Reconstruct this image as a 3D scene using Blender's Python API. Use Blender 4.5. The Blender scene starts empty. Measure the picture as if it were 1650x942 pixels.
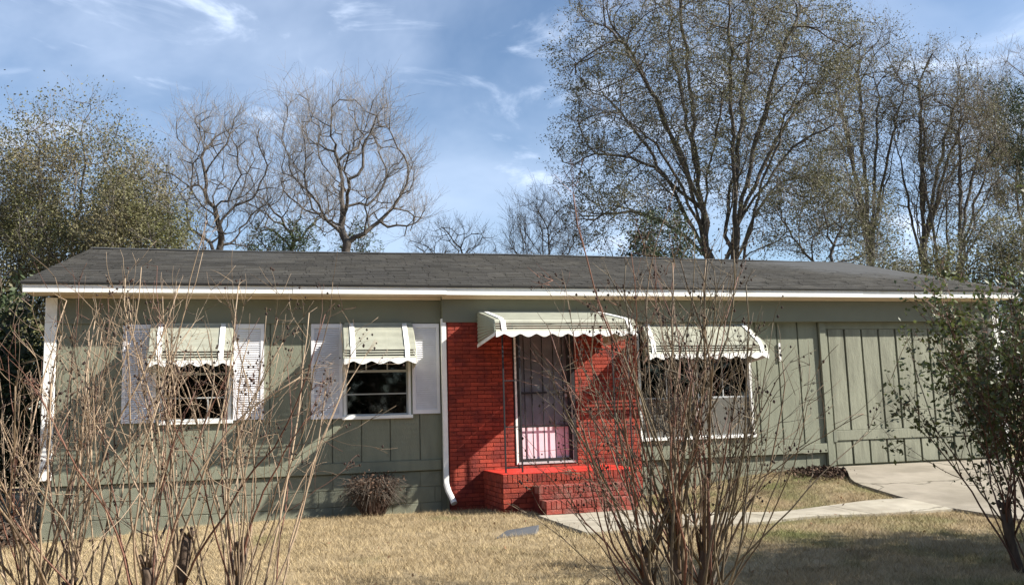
import bpy, math, random
import numpy as np
from mathutils import Vector, Matrix
R = math.radians
SC = bpy.context.scene
COL = SC.collection
rng = np.random.default_rng(11)
random.seed(5)

# ------------------------------------------------------------------ camera
CAMP = Vector((0.0, -12.96, 1.6))
def make_camera():
    pt, ro, ya, f = 0.134197, -0.029590, 0.266271, 1467.38
    F = Vector((math.sin(ya)*math.cos(pt), math.cos(ya)*math.cos(pt), math.sin(pt)))
    Rt = Vector((math.cos(ya), -math.sin(ya), 0.0)); U = Rt.cross(F)
    R2 = math.cos(ro)*Rt + math.sin(ro)*U; U2 = -math.sin(ro)*Rt + math.cos(ro)*U
    c = bpy.data.cameras.new("camera"); o = bpy.data.objects.new("camera", c); COL.objects.link(o)
    M = Matrix((R2, U2, -F)).transposed().to_4x4(); M.translation = CAMP
    o.matrix_world = M
    c.sensor_width = 36.0; c.lens = 36.0*f/1650.0; c.clip_end = 2000; c.clip_start = 0.05
    SC.camera = o
make_camera()

# ------------------------------------------------------------------ light
SUN = Vector((2.4, -1.0, 1.8)).normalized()
def make_light():
    l = bpy.data.lights.new("sun", 'SUN'); l.energy = 5.0; l.angle = R(0.5); l.color = (1.0, 0.95, 0.85)
    o = bpy.data.objects.new("sun", l); COL.objects.link(o)
    o.rotation_mode = 'QUATERNION'; o.rotation_quaternion = SUN.to_track_quat('Z', 'Y'); o.location = (20, -8, 20)
    w = bpy.data.worlds.new("World"); SC.world = w; w.use_nodes = True
    nt = w.node_tree; N = nt.nodes; L = nt.links
    bg = N["Background"]; bg.inputs[1].default_value = 0.064
    sky = N.new("ShaderNodeTexSky"); sky.sky_type = 'NISHITA'; sky.sun_disc = False
    sky.sun_elevation = math.asin(SUN.z); sky.sun_rotation = math.atan2(SUN.x, SUN.y)
    sky.air_density = 1.0; sky.dust_density = 0.05; sky.ozone_density = 2.6
    # thin wispy cirrus, all round the sky
    tc = N.new("ShaderNodeTexCoord")
    def cloud(scale, rot, stretch, lo, hi, detail, seed, dist):
        mp = N.new("ShaderNodeMapping"); mp.inputs["Rotation"].default_value = (0, R(rot), R(15)); mp.inputs["Scale"].default_value = (1, 1, stretch)
        mp.inputs["Location"].default_value = (seed, seed*1.7, 0)
        L.new(tc.outputs["Generated"], mp.inputs[0])
        n = N.new("ShaderNodeTexNoise"); n.inputs["Scale"].default_value = scale; n.inputs["Detail"].default_value = detail
        n.inputs["Roughness"].default_value = 0.58; n.inputs["Distortion"].default_value = dist; L.new(mp.outputs[0], n.inputs["Vector"])
        mr = N.new("ShaderNodeMapRange"); mr.inputs[1].default_value = lo; mr.inputs[2].default_value = hi; mr.interpolation_type = 'SMOOTHSTEP'
        L.new(n.outputs["Fac"], mr.inputs[0]); return mr.outputs[0]
    a = cloud(2.1, 28, 1.7, 0.36, 0.80, 6, 3.1, 0.3)
    b = cloud(5.0, 40, 2.9, 0.53, 0.74, 10, 8.3, 0.8)
    ad = N.new("ShaderNodeMath"); ad.operation = 'MULTIPLY_ADD'; ad.inputs[1].default_value = 0.46
    L.new(a, ad.inputs[0])
    mb = N.new("ShaderNodeMath"); mb.operation = 'MULTIPLY'; mb.inputs[1].default_value = 0.75; L.new(b, mb.inputs[0]); L.new(mb.outputs[0], ad.inputs[2])
    ad.use_clamp = True
    mix = N.new("ShaderNodeMix"); mix.data_type = 'RGBA'
    L.new(ad.outputs[0], mix.inputs[0]); L.new(sky.outputs[0], mix.inputs[6]); mix.inputs[7].default_value = (6.6, 7.6, 9.4, 1)
    L.new(mix.outputs[2], bg.inputs[0])
    SC.view_settings.view_transform = 'Standard'; SC.view_settings.look = 'None'; SC.view_settings.gamma = 1.0
    SC.view_settings.exposure = 1.32
make_light()

# ------------------------------------------------------------------ helpers: objects
def thing(name, label, cat, loc=(0, 0, 0), group=None):
    o = bpy.data.objects.new(name, None); COL.objects.link(o); o.location = loc; o.empty_display_size = 0.2
    o["label"] = label; o["category"] = cat
    if group: o["group"] = group
    return o
def part(name, me, m, parent=None, loc=(0, 0, 0), kind=None, label=None, rot=None):
    if m is not None and len(me.materials) == 0: me.materials.append(m)
    o = bpy.data.objects.new(name, me); COL.objects.link(o); o.location = loc
    if rot is not None: o.rotation_euler = rot
    if parent is not None:
        o.parent = parent
        if parent.type == 'EMPTY': o.matrix_parent_inverse = Matrix.Translation(-Vector(parent.location))
    if kind: o["kind"] = kind
    if label: o["label"] = label
    return o
def tag(o, label, cat, group=None):
    o["label"] = label; o["category"] = cat
    if group: o["group"] = group
    return o

# ------------------------------------------------------------------ helpers: meshes
def mesh_np(name, V, faces):
    """V (n,3); faces: list of int arrays (m,3) or (m,4)"""
    me = bpy.data.meshes.new(name); V = np.asarray(V, np.float32)
    fl = [np.asarray(f, np.int32) for f in faces if len(f)]
    nl = sum(f.size for f in fl); nf = sum(len(f) for f in fl)
    me.vertices.add(len(V)); me.vertices.foreach_set("co", V.ravel())
    me.loops.add(nl); me.loops.foreach_set("vertex_index", np.concatenate([f.ravel() for f in fl]))
    me.polygons.add(nf)
    st, c = [], 0
    for f in fl:
        k = f.shape[1]; st.append(c + np.arange(len(f))*k); c += f.size
    me.polygons.foreach_set("loop_start", np.concatenate(st).astype(np.int32))
    me.update(calc_edges=True)
    return me
class MB:
    def __init__(s): s.V, s.F = [], []; s.n = 0
    def add(s, verts, faces):
        s.V += [tuple(v) for v in verts]; s.F += [tuple(i + s.n for i in f) for f in faces]; s.n += len(verts)
    def box(s, x0, x1, y0, y1, z0, z1):
        s.add([(x0, y0, z0), (x1, y0, z0), (x1, y1, z0), (x0, y1, z0), (x0, y0, z1), (x1, y0, z1), (x1, y1, z1), (x0, y1, z1)],
              [(0, 3, 2, 1), (4, 5, 6, 7), (0, 1, 5, 4), (1, 2, 6, 5), (2, 3, 7, 6), (3, 0, 4, 7)])
    def hexa(s, b, t):
        s.add(list(b) + list(t), [(0, 3, 2, 1), (4, 5, 6, 7), (0, 1, 5, 4), (1, 2, 6, 5), (2, 3, 7, 6), (3, 0, 4, 7)])
    def prism(s, poly, vec):
        n = len(poly); vec = Vector(vec); P = [Vector(p) for p in poly]
        s.add(P + [p + vec for p in P], [tuple(range(n))[::-1], tuple(range(n, 2*n))] + [(i, (i+1) % n, (i+1) % n + n, i + n) for i in range(n)])
    def tube(s, pts, rad, n=6):
        pts = [Vector(p) for p in pts]; m = len(pts)
        if not hasattr(rad, '__len__'): rad = [rad]*m
        up = None; vs = []
        for i, p in enumerate(pts):
            d = (pts[min(i+1, m-1)] - pts[max(i-1, 0)]).normalized()
            if up is None: up = d.orthogonal().normalized()
            u = (up - d*up.dot(d)); u = u.normalized() if u.length > 1e-6 else d.orthogonal().normalized()
            up = u; w = d.cross(u)
            for k in range(n):
                a = 2*math.pi*k/n; vs.append(p + (u*math.cos(a) + w*math.sin(a))*rad[i])
        fs = [(i*n+k, i*n+(k+1) % n, (i+1)*n+(k+1) % n, (i+1)*n+k) for i in range(m-1) for k in range(n)]
        fs += [tuple(range(n))[::-1], tuple(range((m-1)*n, m*n))]
        s.add(vs, fs)
    def mesh(s, name, bevel=0.0, smooth=False):
        me = bpy.data.meshes.new(name); me.from_pydata(s.V, [], s.F); me.update()
        if bevel > 0:
            import bmesh
            bm = bmesh.new(); bm.from_mesh(me)
            bmesh.ops.bevel(bm, geom=bm.edges[:], offset=bevel, segments=1, affect='EDGES'); bm.to_mesh(me); bm.free()
        if smooth: me.polygons.foreach_set("use_smooth", [True]*len(me.polygons))
        return me
def boxm(name, x0, x1, y0, y1, z0, z1, bevel=0.0):
    b = MB(); b.box(x0, x1, y0, y1, z0, z1); return b.mesh(name, bevel)

def frames(D):
    D = D/np.maximum(np.linalg.norm(D, axis=1, keepdims=True), 1e-9)
    ref = np.where(np.abs(D[:, 2:3]) > 0.9, np.array([[1., 0, 0]]), np.array([[0, 0, 1.]]))
    U = np.cross(D, ref); U /= np.linalg.norm(U, axis=1, keepdims=True)
    return D, U, np.cross(D, U)
def seg_arrays(P0, P1, R0, R1, n):
    D, U, W = frames(P1 - P0); m = len(P0)
    a = np.arange(n)*2*np.pi/n
    ring = U[:, None, :]*np.cos(a)[None, :, None] + W[:, None, :]*np.sin(a)[None, :, None]
    V = np.concatenate([P0[:, None, :] + ring*R0[:, None, None], P1[:, None, :] + ring*R1[:, None, None]], 1).reshape(-1, 3)
    k = np.arange(n); k1 = (k+1) % n
    q = np.stack([k, k1, k1+n, k+n], 1)
    F = (q[None] + (np.arange(m)*2*n)[:, None, None]).reshape(-1, 4)
    return V, F
def seg_mesh(name, groups):
    Vs, Fs, c = [], [], 0
    for P0, P1, R0, R1, n in groups:
        if len(P0) == 0: continue
        V, F = seg_arrays(P0, P1, R0, R1, n); Vs.append(V); Fs.append(F + c); c += len(V)
    me = mesh_np(name, np.concatenate(Vs), Fs)
    me.polygons.foreach_set("use_smooth", np.ones(len(me.polygons), bool))
    return me
def rdir(n): 
    v = rng.normal(size=(n, 3)); return v/np.linalg.norm(v, axis=1, keepdims=True)
def leaf_mesh(name, C, size, droop=0.0, aspect=0.5, up=0.35):
    """leaf-shaped quads (kite) around the centres C"""
    n = len(C); A = rdir(n); A[:, 2] -= droop; A /= np.linalg.norm(A, axis=1, keepdims=True)
    nrm = rdir(n); nrm[:, 2] += up
    B = np.cross(A, nrm); B /= np.maximum(np.linalg.norm(B, axis=1, keepdims=True), 1e-6)
    s = (size*rng.uniform(0.45, 1.45, n))[:, None]
    V = np.stack([C, C + A*s*0.5 + B*s*aspect*0.5, C + A*s, C + A*s*0.5 - B*s*aspect*0.5], 1).reshape(-1, 3)
    F = np.arange(4*n).reshape(-1, 4)
    return mesh_np(name, V, [F])

# ------------------------------------------------------------------ helpers: materials
def mat(name, c, rough=0.8, var=0.12, scale=3.0, bump=0.0, bscale=40.0, c2=None, island=0.0, obj=0.0, spec=0.3, stretch=(1, 1, 1), metal=0.0, trans=None, detail=6.0, c2range=(0.45, 0.62)):
    m = bpy.data.materials.new(name); m.use_nodes = True; nt = m.node_tree; N = nt.nodes; L = nt.links
    b = N["Principled BSDF"]; b.inputs["Roughness"].default_value = rough; b.inputs["Metallic"].default_value = metal
    b.inputs["Specular IOR Level"].default_value = spec
    tc = N.new("ShaderNodeTexCoord"); geo = N.new("ShaderNodeNewGeometry")
    mp = N.new("ShaderNodeMapping"); mp.inputs["Scale"].default_value = stretch; L.new(geo.outputs["Position"], mp.inputs[0])
    n1 = N.new("ShaderNodeTexNoise"); n1.inputs["Scale"].default_value = scale; n1.inputs["Detail"].default_value = detail; L.new(mp.outputs[0], n1.inputs["Vector"])
    col = None
    rgb = N.new("ShaderNodeRGB"); rgb.outputs[0].default_value = (*c, 1); col = rgb.outputs[0]
    if c2 is not None:
        mr = N.new("ShaderNodeMapRange"); mr.inputs[1].default_value = c2range[0]; mr.inputs[2].default_value = c2range[1]; L.new(n1.outputs["Fac"], mr.inputs[0])
        mx = N.new("ShaderNodeMix"); mx.data_type = 'RGBA'; L.new(mr.outputs[0], mx.inputs[0]); L.new(col, mx.inputs[6]); mx.inputs[7].default_value = (*c2, 1); col = mx.outputs[2]
    def scale_by(col, src, amt):
        mr = N.new("ShaderNodeMapRange"); mr.inputs[3].default_value = 1-amt; mr.inputs[4].default_value = 1+amt; L.new(src, mr.inputs[0])
        v = N.new("ShaderNodeVectorMath"); v.operation = 'SCALE'; L.new(col, v.inputs[0]); L.new(mr.outputs[0], v.inputs["Scale"]); return v.outputs[0]
    if var:
        n2 = N.new("ShaderNodeTexNoise"); n2.inputs["Scale"].default_value = scale*4.3; n2.inputs["Detail"].default_value = 8; L.new(mp.outputs[0], n2.inputs["Vector"])
        col = scale_by(col, n2.outputs["Fac"], var*2.2)
        col = scale_by(col, n1.outputs["Fac"], var*1.5)
    if island: col = scale_by(col, geo.outputs["Random Per Island"], island)
    if obj:
        oi = N.new("ShaderNodeObjectInfo"); col = scale_by(col, oi.outputs["Random"], obj)
    L.new(col, b.inputs["Base Color"])
    if bump:
        n3 = N.new("ShaderNodeTexNoise"); n3.inputs["Scale"].default_value = bscale; n3.inputs["Detail"].default_value = 5; L.new(mp.outputs[0], n3.inputs["Vector"])
        bp = N.new("ShaderNodeBump"); bp.inputs["Strength"].default_value = bump; bp.inputs["Distance"].default_value = 0.01
        L.new(n3.outputs["Fac"], bp.inputs["Height"]); L.new(bp.outputs[0], b.inputs["Normal"])
    if trans:
        t = N.new("ShaderNodeBsdfTranslucent"); L.new(col, t.inputs[0]); ms = N.new("ShaderNodeMixShader"); ms.inputs[0].default_value = trans
        L.new(b.outputs[0], ms.inputs[1]); L.new(t.outputs[0], ms.inputs[2]); L.new(ms.outputs[0], N["Material Output"].inputs[0])
    return m
def cracked(m, scale, w, col, seed):
    nt = m.node_tree; N = nt.nodes; L = nt.links; b = N["Principled BSDF"]; src = b.inputs["Base Color"].links[0].from_socket
    geo = N.new("ShaderNodeNewGeometry"); nz = N.new("ShaderNodeTexNoise"); nz.inputs["Scale"].default_value = 1.6; nz.inputs["Detail"].default_value = 5
    L.new(geo.outputs["Position"], nz.inputs["Vector"])
    ad = N.new("ShaderNodeVectorMath"); ad.operation = 'MULTIPLY_ADD'; L.new(nz.outputs["Color"], ad.inputs[0]); ad.inputs[1].default_value = (0.7, 0.7, 0.7); L.new(geo.outputs["Position"], ad.inputs[2])
    v = N.new("ShaderNodeTexVoronoi"); v.feature = 'DISTANCE_TO_EDGE'; v.inputs["Scale"].default_value = scale; L.new(ad.outputs[0], v.inputs["Vector"])
    mr = N.new("ShaderNodeMapRange"); mr.inputs[1].default_value = 0.0; mr.inputs[2].default_value = w; L.new(v.outputs["Distance"], mr.inputs[0])
    n2 = N.new("ShaderNodeTexNoise"); n2.inputs["Scale"].default_value = 0.9; n2.inputs["Detail"].default_value = 9; n2.inputs["Roughness"].default_value = 0.7; L.new(geo.outputs["Position"], n2.inputs["Vector"])
    m2 = N.new("ShaderNodeMapRange"); m2.inputs[1].default_value = 0.46; m2.inputs[2].default_value = 0.70; m2.inputs[3].default_value = 0.0; m2.inputs[4].default_value = 0.55; L.new(n2.outputs["Fac"], m2.inputs[0])
    x1 = N.new("ShaderNodeMix"); x1.data_type = 'RGBA'; L.new(m2.outputs[0], x1.inputs[0]); L.new(src, x1.inputs[6]); x1.inputs[7].default_value = (*[c*1.9 for c in col], 1)
    x2 = N.new("ShaderNodeMix"); x2.data_type = 'RGBA'; L.new(mr.outputs[0], x2.inputs[0]); x2.inputs[6].default_value = (*col, 1); L.new(x1.outputs[2], x2.inputs[7])
    L.new(x2.outputs[2], b.inputs["Base Color"])
def glass_mat(name, tint=(0.35, 0.37, 0.36), gl=0.10):
    m = bpy.data.materials.new(name); m.use_nodes = True; nt = m.node_tree; N = nt.nodes; L = nt.links
    N.remove(N["Principled BSDF"])
    t = N.new("ShaderNodeBsdfTransparent"); t.inputs[0].default_value = (*tint, 1)
    g = N.new("ShaderNodeBsdfGlossy"); g.inputs["Roughness"].default_value = 0.03; g.inputs[0].default_value = (0.9, 0.95, 0.95, 1)
    fr = N.new("ShaderNodeFresnel"); fr.inputs[0].default_value = 1.5
    nz = N.new("ShaderNodeTexNoise"); nz.inputs["Scale"].default_value = 2.0; bp = N.new("ShaderNodeBump"); bp.inputs["Strength"].default_value = 0.05
    L.new(nz.outputs["Fac"], bp.inputs["Height"]); L.new(bp.outputs[0], g.inputs["Normal"])
    ms = N.new("ShaderNodeMixShader"); L.new(fr.outputs[0], ms.inputs[0]); L.new(t.outputs[0], ms.inputs[1]); L.new(g.outputs[0], ms.inputs[2])
    L.new(ms.outputs[0], N["Material Output"].inputs[0])
    return m
M = {}
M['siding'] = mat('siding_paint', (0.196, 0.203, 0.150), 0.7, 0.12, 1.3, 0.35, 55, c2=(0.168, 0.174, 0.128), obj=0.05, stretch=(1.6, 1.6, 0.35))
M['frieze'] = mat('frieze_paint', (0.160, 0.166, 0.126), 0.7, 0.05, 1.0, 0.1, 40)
M['board'] = mat('weathered_board_paint', (0.225, 0.228, 0.171), 0.75, 0.14, 2.0, 0.45, 30, c2=(0.155, 0.156, 0.116), obj=0.07, stretch=(3.0, 3.0, 0.5))
M['block'] = mat('painted_block', (0.192, 0.199, 0.149), 0.85, 0.10, 2.5, 0.5, 90, c2=(0.150, 0.153, 0.115), obj=0.07)
M['mortar_green'] = mat('painted_mortar', (0.10, 0.10, 0.078), 0.9, 0.1, 4)
M['white'] = mat('white_paint', (0.80, 0.79, 0.76), 0.55, 0.05, 2.5, 0.12, 30, c2=(0.60, 0.57, 0.50), c2range=(0.56, 0.80))
M['shutter'] = mat('white_vinyl', (0.70, 0.69, 0.72), 0.5, 0.06, 2.0, c2=(0.60, 0.58, 0.57), c2range=(0.54, 0.78))
M['soffit'] = mat('cream_soffit', (0.62, 0.52, 0.40), 0.7, 0.05, 2.0)
M['brick'] = mat('painted_brick', (0.285, 0.044, 0.024), 0.8, 0.16, 5, 0.7, 70, obj=0.24, c2=(0.165, 0.026, 0.018))
M['brick_worn'] = mat('worn_painted_brick', (0.235, 0.048, 0.034), 0.85, 0.2, 7, 0.7, 70, obj=0.28, c2=(0.225, 0.095, 0.075))
M['brick_i'] = mat('painted_brick_far', (0.285, 0.044, 0.024), 0.8, 0.16, 5, 0.7, 70, island=0.24, c2=(0.165, 0.026, 0.018))
M['mortar_red'] = mat('painted_mortar_red', (0.12, 0.015, 0.010), 0.9, 0.1, 6)
M['floor_red'] = mat('red_porch_paint', (0.47, 0.030, 0.018), 0.6, 0.14, 3, 0.1, 30)
M['shingle'] = mat('asphalt_shingle', (0.038, 0.036, 0.033), 0.92, 0.12, 1.2, 0.6, 120, island=0.20, c2=(0.048, 0.045, 0.040))
M['roof_edge'] = mat('roof_drip_edge', (0.018, 0.017, 0.017), 0.8, 0.05)
M['deck'] = mat('roof_deck', (0.05, 0.05, 0.05), 0.9, 0.1)
M['awning'] = mat('awning_sage', (0.355, 0.355, 0.290), 0.55, 0.12, 1.5, island=0.06)
M['awning_side'] = mat('awning_side', (0.34, 0.345, 0.26), 0.5, 0.06, 1.5)
M['iron'] = mat('black_iron', (0.02, 0.018, 0.02), 0.5, 0.1, 10)
M['glass'] = glass_mat('window_glass')
M['glass_clear'] = glass_mat('door_glass', (0.9, 0.9, 0.9))
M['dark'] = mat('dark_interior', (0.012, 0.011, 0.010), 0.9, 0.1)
M['curtain'] = mat('grey_curtain', (0.62, 0.50, 0.55), 0.9, 0.1, 2.0)
M['screen'] = mat('window_screen', (0.105, 0.10, 0.088), 0.8, 0.12, 8)
M['alu'] = mat('window_metal', (0.42, 0.43, 0.43), 0.45, 0.05, 5, spec=0.5)
M['door'] = mat('door_paint', (0.74, 0.55, 0.61), 0.5, 0.04, 1.5)
M['concrete'] = mat('concrete', (0.36, 0.325, 0.26), 0.9, 0.08, 1.2, 0.3, 60, c2=(0.26, 0.23, 0.18))
M['drive'] = mat('driveway_concrete', (0.265, 0.232, 0.185), 0.9, 0.10, 1.4, 0.4, 60, c2=(0.185, 0.160, 0.125))
cracked(M['concrete'], 0.55, 0.012, (0.10, 0.085, 0.06), 1); cracked(M['drive'], 0.45, 0.014, (0.09, 0.078, 0.055), 2)
M['lid'] = mat('grey_slab', (0.078, 0.081, 0.088), 0.9, 0.08, 5, 0.2, 60)
M['bark'] = mat('tree_bark', (0.075, 0.062, 0.052), 0.9, 0.25, 8, 0.8, 40, c2=(0.095, 0.082, 0.072), stretch=(1, 1, 0.3))
M['twig'] = mat('grey_twig', (0.175, 0.155, 0.14), 0.9, 0.1, 5, island=0.25)
M['twig_dark'] = mat('dark_twig', (0.12, 0.10, 0.08), 0.9, 0.1, 5, island=0.25)
M['leaf_olive'] = mat('olive_leaf', (0.110, 0.106, 0.058), 0.6, 0.0, 1.0, island=0.55, trans=0.3)
M['leaf_mass'] = mat('brown_green_leaf', (0.118, 0.118, 0.050), 0.6, 0.0, 0.5, island=0.55, c2=(0.150, 0.128, 0.070), trans=0.3)
M['leaf_dark'] = mat('dark_evergreen', (0.035, 0.050, 0.020), 0.6, 0.0, 0.6, island=0.5, trans=0.2)
M['leaf_pine'] = mat('pine_needles', (0.060, 0.085, 0.030), 0.6, 0.0, 0.6, island=0.5, trans=0.2)
M['leaf_shrub'] = mat('shrub_leaf', (0.066, 0.088, 0.026), 0.45, 0.0, 1.0, island=0.5, c2=(0.085, 0.095, 0.028), trans=0.3, spec=0.5)
M['cane'] = mat('tan_cane', (0.285, 0.212, 0.145), 0.6, 0.16, 9, 0.3, 60, obj=0.22, c2=(0.22, 0.155, 0.105), stretch=(1, 1, 0.25))
M['cane_brown'] = mat('brown_cane', (0.175, 0.125, 0.080), 0.65, 0.18, 9, 0.3, 60, obj=0.25, c2=(0.095, 0.068, 0.046), stretch=(1, 1, 0.25))
M['cane_dark'] = mat('dark_olive_cane', (0.135, 0.105, 0.066), 0.65, 0.18, 9, 0.3, 60, obj=0.25, c2=(0.075, 0.058, 0.040), stretch=(1, 1, 0.25))
M['cane_red'] = mat('red_brown_cane', (0.13, 0.062, 0.042), 0.6, 0.18, 9, 0.3, 60, obj=0.25, stretch=(1, 1, 0.25))
M['trunk_m'] = mat('myrtle_trunk', (0.10, 0.07, 0.05), 0.8, 0.2, 9, 0.6, 50, c2=(0.05, 0.035, 0.027), stretch=(1, 1, 0.3))
M['capsule'] = mat('seed_capsule', (0.030, 0.016, 0.012), 0.8, 0.1, 9, island=0.4)
M['deadgrass'] = mat('dead_brown_grass', (0.095, 0.058, 0.042), 0.9, 0.1, 5, island=0.4)
M['deadleaf'] = mat('dead_leaf', (0.16, 0.085, 0.045), 0.8, 0.1, 5, island=0.5, trans=0.15)
M['litter'] = mat('dark_litter', (0.075, 0.045, 0.030), 0.9, 0.1, 5, island=0.5)
M['wood'] = mat('grey_post', (0.10, 0.085, 0.07), 0.85, 0.15, 6)

def ground_mat(name, dry, dry2, green, soil):
    m = bpy.data.materials.new(name); m.use_nodes = True; nt = m.node_tree; N = nt.nodes; L = nt.links
    b = N["Principled BSDF"]; b.inputs["Roughness"].default_value = 0.95; b.inputs["Specular IOR Level"].default_value = 0.1
    geo = N.new("ShaderNodeNewGeometry")
    def noise(s, d=6, off=0):
        mp = N.new("ShaderNodeMapping"); mp.inputs["Location"].default_value = (off, off, off); L.new(geo.outputs["Position"], mp.inputs[0])
        n = N.new("ShaderNodeTexNoise"); n.inputs["Scale"].default_value = s; n.inputs["Detail"].default_value = d; L.new(mp.outputs[0], n.inputs["Vector"]); return n.outputs["Fac"]
    def mixc(f, lo, hi, a, c2):
        mr = N.new("ShaderNodeMapRange"); mr.inputs[1].default_value = lo; mr.inputs[2].default_value = hi; L.new(f, mr.inputs[0])
        mx = N.new("ShaderNodeMix"); mx.data_type = 'RGBA'; L.new(mr.outputs[0], mx.inputs[0])
        if isinstance(a, tuple): mx.inputs[6].default_value = (*a, 1)
        else: L.new(a, mx.inputs[6])
        mx.inputs[7].default_value = (*c2, 1); return mx.outputs[2]
    c = mixc(noise(1.2), 0.35, 0.65, dry, dry2)
    # the lawn is greener on the right-hand side, beyond the walk
    sx = N.new("ShaderNodeSeparateXYZ"); L.new(geo.outputs["Position"], sx.inputs[0])
    gx = N.new("ShaderNodeMapRange"); gx.inputs[1].default_value = 2.0; gx.inputs[2].default_value = 6.5; gx.inputs[3].default_value = -0.10; gx.inputs[4].default_value = 0.10; L.new(sx.outputs[0], gx.inputs[0])
    ga = N.new("ShaderNodeMath"); L.new(noise(0.9, 8, 4.0), ga.inputs[0]); L.new(gx.outputs[0], ga.inputs[1])
    c = mixc(ga.outputs[0], 0.51, 0.72, c, green)
    c = mixc(noise(14, 4, 9.0), 0.56, 0.75, c, soil)
    c = mixc(noise(2.6, 5, 2.0), 0.54, 0.74, c, tuple(v*0.6 for v in dry2))
    oi = geo.outputs["Random Per Island"]
    mr = N.new("ShaderNodeMapRange"); mr.inputs[3].default_value = 0.72; mr.inputs[4].default_value = 1.28; L.new(oi, mr.inputs[0])
    v = N.new("ShaderNodeVectorMath"); v.operation = 'SCALE'; L.new(c, v.inputs[0]); L.new(mr.outputs[0], v.inputs["Scale"])
    L.new(v.outputs[0], b.inputs["Base Color"])
    return m
M['grass'] = ground_mat('dormant_grass', (0.425, 0.335, 0.203), (0.345, 0.265, 0.152), (0.170, 0.175, 0.068), (0.245, 0.190, 0.120))
M['ground'] = ground_mat('lawn_thatch', (0.27, 0.212, 0.130), (0.22, 0.168, 0.10), (0.12, 0.12, 0.05), (0.15, 0.112, 0.07))

# ------------------------------------------------------------------ ground
def ss(t): t = np.clip(t, 0, 1); return t*t*(3-2*t)
def drive_z(y): return 0.655 - 0.30*ss((-0.3-np.asarray(y, float))/3.4) - 0.028*np.maximum(0, -3.7-np.asarray(y, float))
def gh(x, y):
    x = np.asarray(x, float); y = np.asarray(y, float)
    z = 0.33 - 0.030*np.maximum(0, -4.0-np.maximum(y, -14.0))
    z = z + 0.27*ss((x-4.8)/3.2)*ss((y+2.5)/2.2)
    z = z - 0.13*ss((-0.4-x)/2.5) - 0.035*ss((y+0.9)/0.7)*(1-ss((x-3.5)/2))
    r = np.hypot(x-4, y)
    z = z + 0.9*ss((r-60)/200)
    z = z + 0.012*np.sin(x*1.9+0.4*y)*np.cos(y*2.3) + 0.010*np.sin(3.7*x+1.3)*np.sin(4.1*y+0.3)
    t = ss((x-6.4)/1.3)*ss((-0.7-y)/0.9)
    z = z*(1-t) + (drive_z(y)-0.035)*t
    ind = (x > 8.0 + 0.62*ss((y+1.9)/1.6)) & (x < 12.6) & (y < 0.5)
    z = np.where(ind, np.minimum(z, drive_z(y)-0.06), z)
    return z
def make_ground():
    xs = np.concatenate([-np.geomspace(400, 9, 26), np.arange(-8.5, 14.6, 0.14), np.geomspace(15.5, 400, 26)])
    ys = np.concatenate([-np.geomspace(300, 15, 22), np.arange(-14.5, 1.5, 0.14), np.geomspace(2, 400, 34)])
    X, Y = np.meshgrid(xs, ys); Z = gh(X, Y)
    V = np.stack([X, Y, Z], -1).reshape(-1, 3); nx = len(xs)
    i, j = np.meshgrid(np.arange(nx-1), np.arange(len(ys)-1)); a = (j*nx+i).ravel()
    me = mesh_np("ground", V, [np.stack([a, a+1, a+nx+1, a+nx], 1)])
    me.polygons.foreach_set("use_smooth", np.ones(len(me.polygons), bool))
    part("ground", me, M['ground'], kind='structure')
make_ground()

WALK_Y0, WALK_Y1 = -3.62, -2.72
def strip_mesh(name, xs, f0, f1, zf, th=0.09):
    b = MB()
    for x0, x1 in zip(xs[:-1], xs[1:]):
        a0, a1, b0, b1 = f0(x0), f0(x1), f1(x0), f1(x1)
        c = [(x0, a0), (x1, a1), (x1, b1), (x0, b0)]
        b.hexa([(x, y, zf(x, y)-th) for x, y in c], [(x, y, zf(x, y)) for x, y in c])
    return b
def make_paving():
    w = thing("front_walk", "x", "x"); del w["label"]; del w["category"]; w["kind"] = "structure"
    zt = lambda x, y: float(gh(x, y)) + 0.030
    edges = [3.28, 4.45, 5.62, 6.80, 7.93]
    for k in range(4):
        x0, x1 = edges[k]+0.006, edges[k+1]-0.006
        b = strip_mesh("paving_slab", np.linspace(x0, x1, 7), lambda x: WALK_Y0 + 0.01*math.sin(9*x), lambda x: WALK_Y1 + 0.012*math.sin(7*x), zt)
        part("paving_slab", b.mesh("paving_slab"), M['concrete'], w)
    b = strip_mesh("paving_slab", np.linspace(3.30, 4.66, 5), lambda x: WALK_Y1+0.02, lambda x: -1.80, zt)
    part("paving_slab", b.mesh("paving_slab"), M['concrete'], w)
    d = thing("driveway", "x", "x"); del d["label"]; del d["category"]; d["kind"] = "structure"
    left = lambda y: 8.62 - 0.70*float(ss((-0.3-y)/1.6))
    ysl = [-0.17, -1.9, -3.66, -6.6, -9.6, -13.6]
    for k in range(5):
        for half in (0, 1):
            b = MB(); yy = np.linspace(ysl[k]-0.006, ysl[k+1]+0.006, 9)
            for y0, y1 in zip(yy[:-1], yy[1:]):
                f = lambda y: (left(y), 10.3-0.006) if half == 0 else (10.3+0.006, 12.45)
                (l0, r0), (l1, r1) = f(y0), f(y1)
                z0, z1 = float(drive_z(y0)), float(drive_z(y1))
                c = [(l0, y0, z0), (l1, y1, z1), (r1, y1, z1), (r0, y0, z0)]
                b.hexa([(p[0], p[1], p[2]-0.12) for p in c], c)
            part("paving_slab", b.mesh("paving_slab"), M['drive'], d)
make_paving()

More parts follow.
